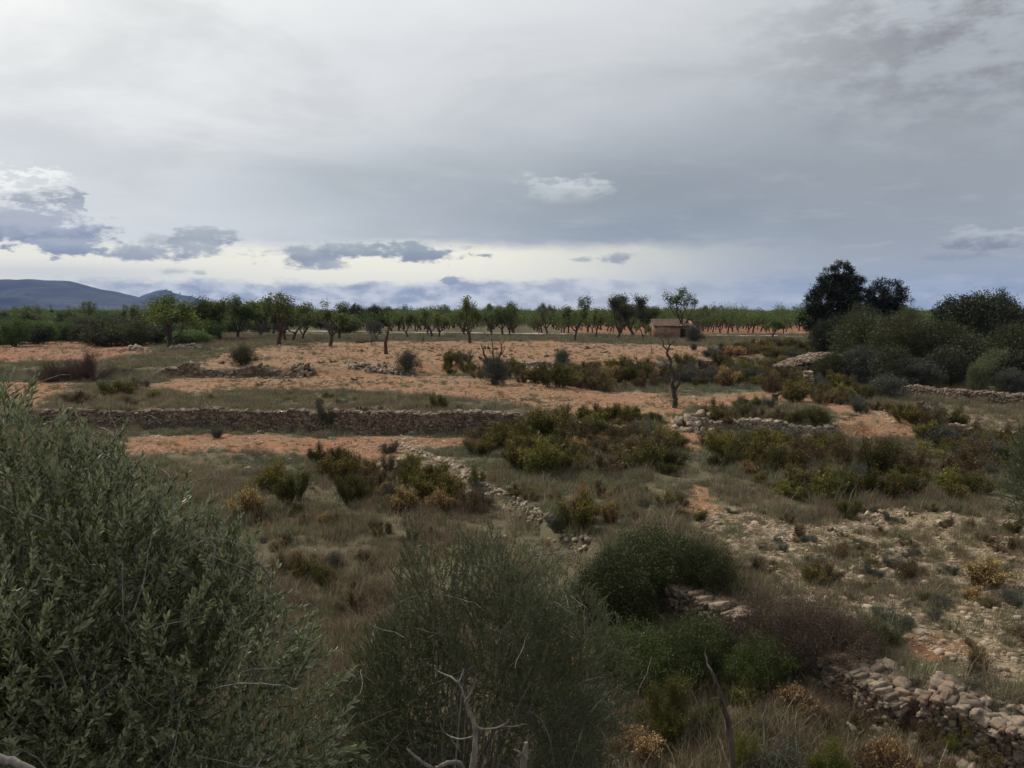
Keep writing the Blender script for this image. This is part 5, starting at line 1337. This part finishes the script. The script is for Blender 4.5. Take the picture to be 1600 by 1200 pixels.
# far woods: the orchards run on to the horizon as one mass
om = [p_[1] for p_ in OR[0].parts + OR[1].parts]
fw = []
for pr in (OR[0], OR[1]):
    me = pr.parts[1][1].copy(); fw.append(me)
FW = src_collection('wood_tree', fw)
yy = []; xx = []
yc = 200.0
while yc < 2600:
    stp = max(5.2, yc * .025); nx__ = int(yc * 1.5 / max(4.6, yc * .012)); xs__ = rg.uniform(-.78, .82, nx__) * yc; yy.append(np.full(nx__, yc) + rg.uniform(-2, 2, nx__)); xx.append(xs__); yc += stp
xx = np.concatenate(xx + [np.array([q[0] for q in rest])]); yy = np.concatenate(yy + [np.array([q[1] for q in rest])])
px_ = 800 + xx / yy * F; k = ~((px_ > 560) & (px_ < 1290) & (yy < 240) & (np.arange(len(xx)) < len(xx) - len(rest))); xx, yy = xx[k], yy[k]; n = len(xx)
ss_ = rg.uniform(.8, 1.15, n); wide = 1 + yy / 500
scatter_obj('far_orchard_wood', np.stack([xx, yy, hgt(xx, yy, False)], 1), np.stack([np.zeros(n), np.zeros(n), rg.uniform(0, 6, n)], 1),
            np.stack([ss_ * wide, ss_ * wide, ss_ * (rg.uniform(.8, 1.2, n) + .5 * (rg.uniform(0, 1, n) < .05))], 1), rg.integers(0, 2, n), FW, 'green orchard woodland running to the horizon')
#VEG1

# ================================================================== SKY
w = bpy.data.worlds.new('World'); scene.world = w; w.use_nodes = True
t = w.node_tree; t.nodes.clear(); E.T = t
SUN_AZ, SUN_EL = R(-48), R(46)          # azimuth from +Y towards +X
tc = node(t, 'ShaderNodeTexCoord'); sx = node(t, 'ShaderNodeSeparateXYZ'); t.links.new(tc.outputs['Generated'], sx.inputs[0])
X, Y, Z = (E(sx.outputs[i]) for i in range(3))
AZ = E.m('ARCTAN2', X, Y); EL = E.m('ARCSINE', Z)
def azel(px, py):
    d = ray(px, py); n = math.sqrt(sum(q * q for q in d))
    return math.atan2(d[0], d[1]), math.asin(d[2] / n)
# cloud space: flattened plane overhead, so that clouds shrink towards the horizon
comb = node(t, 'ShaderNodeCombineXYZ')
t.links.new((AZ * 1.0).v, comb.inputs[0]); t.links.new((EL * 2.2).v, comb.inputs[1])
CV = comb.outputs[0]
comb2 = node(t, 'ShaderNodeCombineXYZ')
zz = E.m('MAXIMUM', Z, .0) + .12
t.links.new((X / zz).v, comb2.inputs[0]); t.links.new((Y / zz).v, comb2.inputs[1])
PV = comb2.outputs[0]
nA = E(noise_tex(t, CV, 4.0, 4, .5, .3)); nB = E(noise_tex(t, CV, 16, 7, .62)); nC = E(noise_tex(t, CV, 50, 6, .6)); nP = E(noise_tex(t, PV, 1.1, 6, .55, .4))
nS = E(noise_tex(t, PV, 2.6, 7, .6, .2))
def gauss(px, py, rx, ry):
    a, e = azel(px, py)
    u = (AZ - a) * (F / rx); v = (EL - e) * (F / ry)
    return E.m('EXPONENT', (u * u + v * v) * -1.0)
nis = node(t, 'ShaderNodeTexSky'); nis.sky_type = 'NISHITA'; nis.sun_disc = False
nis.sun_elevation = SUN_EL; nis.sun_rotation = SUN_AZ
ns = node(t, 'ShaderNodeVectorMath', operation='SCALE'); t.links.new(nis.outputs[0], ns.inputs[0]); ns.inputs['Scale'].default_value = .10
TINT = (1.01, 1.02, .965)
def lay(col, mask, c, k=1.0):
    c = tuple(a * b for a, b in zip(c, TINT)) if isinstance(c, tuple) else c
    return mixc(t, E.m('MULTIPLY', mask, k, clamp=True), col, c)
base = mixc(t, .93, ns.outputs[0], (.52, .565, .615))
# broad light and dark of the overcast sheet
base = lay(base, gauss(300, -60, 1000, 370), (.90, .90, .94), 1)
base = lay(base, gauss(60, 40, 560, 260), (1.0, 1.0, 1.03), .7)
base = lay(base, gauss(700, 120, 350, 120), (.64, .66, .74), .6)
base = lay(base, gauss(1000, 310, 420, 105), (.25, .29, .345), .85)
base = lay(base, gauss(560, 300, 300, 70), (.40, .45, .52), .6)
base = lay(base, gauss(1500, 250, 420, 230), (.30, .325, .375), .85)
base = lay(base, gauss(1050, 370, 260, 45), (.27, .32, .40), .5)
base = lay(base, nP.ss(.44, .66), (.38, .405, .45), .34)
base = lay(base, (nA - .45) * 2.5, (.62, .65, .70), .32)
base = lay(base, nS.ss(.50, .75), (.72, .74, .78), .16)
base = lay(base, E.m('MULTIPLY', (nB * .5 + nA * .5).ss(.44, .58), gauss(1560, 30, 270, 130)), (.21, .205, .235), .75)
base = lay(base, gauss(0, 250, 230, 90), (.66, .68, .76), .5)
# bright slot under the sheet
e0 = azel(800, 415)[1]
slot = E.m('MULTIPLY', (EL + (nB - .5) * .022 + (nA - .5) * .03).ss(azel(800, 372)[1], azel(800, 398)[1]), (AZ + (nA - .5) * .2).ss(.40, -.12))
base = lay(base, slot, (1.05, 1.0, .85), .97)
base = lay(base, gauss(60, 345, 340, 45), (.74, .76, .80), .6)
lowr = E.m('MULTIPLY', (EL).ss(azel(800, 400)[1], azel(800, 470)[1]), (AZ).ss(.05, .4))
base = lay(base, lowr, (.36, .42, .51), .75)
# streaks at the right
base = lay(base, E.m('MULTIPLY', gauss(1250, 470, 240, 5.5), nB.ss(.40, .62)), (.60, .64, .70), .75)
base = lay(base, E.m('MULTIPLY', gauss(1480, 462, 200, 6), nB.ss(.40, .62)), (.56, .60, .68), .6)
# low cloud bank at the horizon
bank = (EL + (nB - .5) * .034 + (nA - .5) * .02).ss(azel(800, 436)[1], azel(800, 448)[1])
bank = E.m('MULTIPLY', bank, (AZ).ss(-.56, -.36))
bcol = mixc(t, E(noise_tex(t, CV, 22, 6, .6)).ss(.38, .62), (.33, .38, .46), (.74, .76, .78))
bcol = mixc(t, EL.ss(azel(800, 472)[1], azel(800, 486)[1]), bcol, (.50, .56, .64))
base = lay(base, E.m('MULTIPLY', bank, AZ.ss(.3, -.1) * .75 + .25), bcol, .92)
base = lay(base, gauss(90, 425, 190, 14), (.62, .64, .70), .6)
# separate small clouds: (px, py, rx, ry, top colour, bottom colour, softness, amount)
cl = [(10, 296, 74, 31, (.95, .96, .99), (.31, .34, .42), .3, 1),
      (-20, 350, 100, 40, (.50, .53, .62), (.30, .34, .44), .4, 1),
      (60, 364, 84, 27, (.47, .50, .60), (.27, .31, .43), .5, 1),
      (105, 388, 58, 13, (.42, .46, .55), (.30, .34, .46), .4, 1),
      (228, 396, 52, 15, (.50, .52, .58), (.38, .41, .49), .6, 1),
      (262, 378, 44, 14, (.52, .55, .60), (.40, .43, .50), .9, .8),
      (318, 372, 46, 13, (.46, .49, .55), (.36, .39, .47), .5, 1),
      (308, 388, 30, 14, (.46, .49, .55), (.38, .41, .49), .6, .9),
      (480, 400, 62, 17, (.44, .47, .52), (.33, .36, .43), .6, 1),
      (560, 394, 60, 14, (.42, .46, .51), (.33, .37, .44), .5, 1),
      (655, 396, 74, 17, (.38, .43, .49), (.29, .33, .41), .45, 1),
      (515, 415, 26, 9, (.42, .45, .51), (.38, .41, .48), .7, .9),
      (888, 303, 62, 27, (.66, .69, .73), (.36, .39, .43), .7, 1),
      (862, 310, 44, 16, (.52, .56, .61), (.38, .42, .47), .55, .8),
      (960, 405, 26, 9, (.40, .43, .48), (.33, .36, .42), .6, .9),
      (910, 405, 18, 5, (.42, .45, .50), (.38, .41, .46), .7, .7),
      (703, 441, 13, 6, (.35, .4, .47), (.33, .38, .46), .5, .9),
      (180, 440, 50, 10, (.56, .58, .64), (.42, .46, .54), .8, .7),
      (1570, 376, 80, 17, (.50, .53, .58), (.26, .28, .34), .5, .9),
      (1490, 400, 50, 9, (.36, .37, .44), (.31, .33, .40), .7, .6),
      (268, 424, 22, 5, (.52, .54, .58), (.48, .5, .54), .8, .7), (310, 426, 10, 4, (.52, .54, .58), (.48, .5, .54), .8, .7)]
for (px, py, rx, ry, ct, cb, sf, am) in cl:
    a, e = azel(px, py)
    u = (AZ - a) * (F / rx); v = (EL - e) * (F / ry)
    # flat base: the underside falls off faster
    v2 = E.m('MAXIMUM', v, v * -1.25)
    d = E.m('SQRT', u * u + v2 * v2)
    msk = (d + (nB - .5) * 3.6 + (nC - .5) * 2.4)
    mk = node(t, 'ShaderNodeMapRange'); mk.interpolation_type = 'SMOOTHSTEP'; t.links.new(msk.v, mk.inputs[0])
    mk.inputs[1].default_value = 1.0 + sf * .45; mk.inputs[2].default_value = 1.0 - sf * 1.0
    ct, cb = [tuple(a * b for a, b in zip(q, TINT)) for q in (ct, cb)]
    colr = mixc(t, (v + (nC - .5) * 2.0 + (nB - .5) * 2.4).ss(-.7, .7), cb, ct)
    base = lay(base, E(mk.outputs[0]), colr, am)
bg = node(t, 'ShaderNodeBackground'); t.links.new(base, bg.inputs[0]); bg.inputs[1].default_value = 1.0
# the rest of the dome (behind and high above) is the same plain sheet of cloud
rest = mixc(t, .93, ns.outputs[0], (.60, .60, .63))
rest = lay(rest, gauss(300, -60, 900, 330), (.80, .80, .88), .95)
rest = lay(rest, (nP - .38) * 2.2, (.40, .43, .50), .30)
bg2 = node(t, 'ShaderNodeBackground'); t.links.new(rest, bg2.inputs[0])
reg = E.m('MULTIPLY', E.m('ABSOLUTE', AZ).ss(1.0, .8), EL.ss(.62, .48))
reg = E.m('MULTIPLY', reg, EL.ss(-.03, -.01))
ms = node(t, 'ShaderNodeMixShader'); t.links.new(reg.v, ms.inputs[0]); t.links.new(bg2.outputs[0], ms.inputs[1]); t.links.new(bg.outputs[0], ms.inputs[2])
o = node(t, 'ShaderNodeOutputWorld'); t.links.new(ms.outputs[0], o.inputs[0])
w.cycles.sampling_method = 'MANUAL'; w.cycles.sample_map_resolution = 256

sl = bpy.data.lights.new('sun', 'SUN'); so = bpy.data.objects.new('sun', sl); COL.objects.link(so)
sl.energy = 3.5; sl.angle = R(11); sl.color = (1, .92, .79)
sd = Vector((math.sin(SUN_AZ) * math.cos(SUN_EL), math.cos(SUN_AZ) * math.cos(SUN_EL), math.sin(SUN_EL)))
so.rotation_euler = (-sd).to_track_quat('-Z', 'Y').to_euler(); so.location = sd * 100

# ================================================================== AIR
HAZE = True
if HAZE:
    V = [(x, y, z) for x in (-8000, 8000) for y in (-500, 8000) for z in (-3.5, 260)]
    Fq = [(0, 1, 3, 2), (4, 6, 7, 5), (0, 4, 5, 1), (2, 3, 7, 6), (0, 2, 6, 4), (1, 5, 7, 3)]
    hzm, t = new_mat('haze_air'); pv = node(t, 'ShaderNodeVolumePrincipled')
    pv.inputs['Density'].default_value = HAZE_D; pv.inputs['Color'].default_value = (.20, .40, 1.0, 1)
    o = node(t, 'ShaderNodeOutputMaterial'); t.links.new(pv.outputs[0], o.inputs['Volume'])
    hz = bpy.data.objects.new('haze', mk_mesh('haze', V, F4=Fq, mats=[hzm])); COL.objects.link(hz); props(hz, kind='stuff')

scene.view_settings.view_transform = 'Standard'; scene.view_settings.look = 'None'
scene.view_settings.gamma = 1; scene.view_settings.exposure = EXPO
scene.cycles.max_bounces = 5; scene.cycles.diffuse_bounces = 3; scene.cycles.glossy_bounces = 2; scene.cycles.transmission_bounces = 3
scene.cycles.transparent_max_bounces = 4; scene.cycles.volume_bounces = 0
scene.cycles.use_denoising = True
scene.cycles.denoiser = 'OPENIMAGEDENOISE'; scene.cycles.denoising_input_passes = 'RGB_ALBEDO_NORMAL'
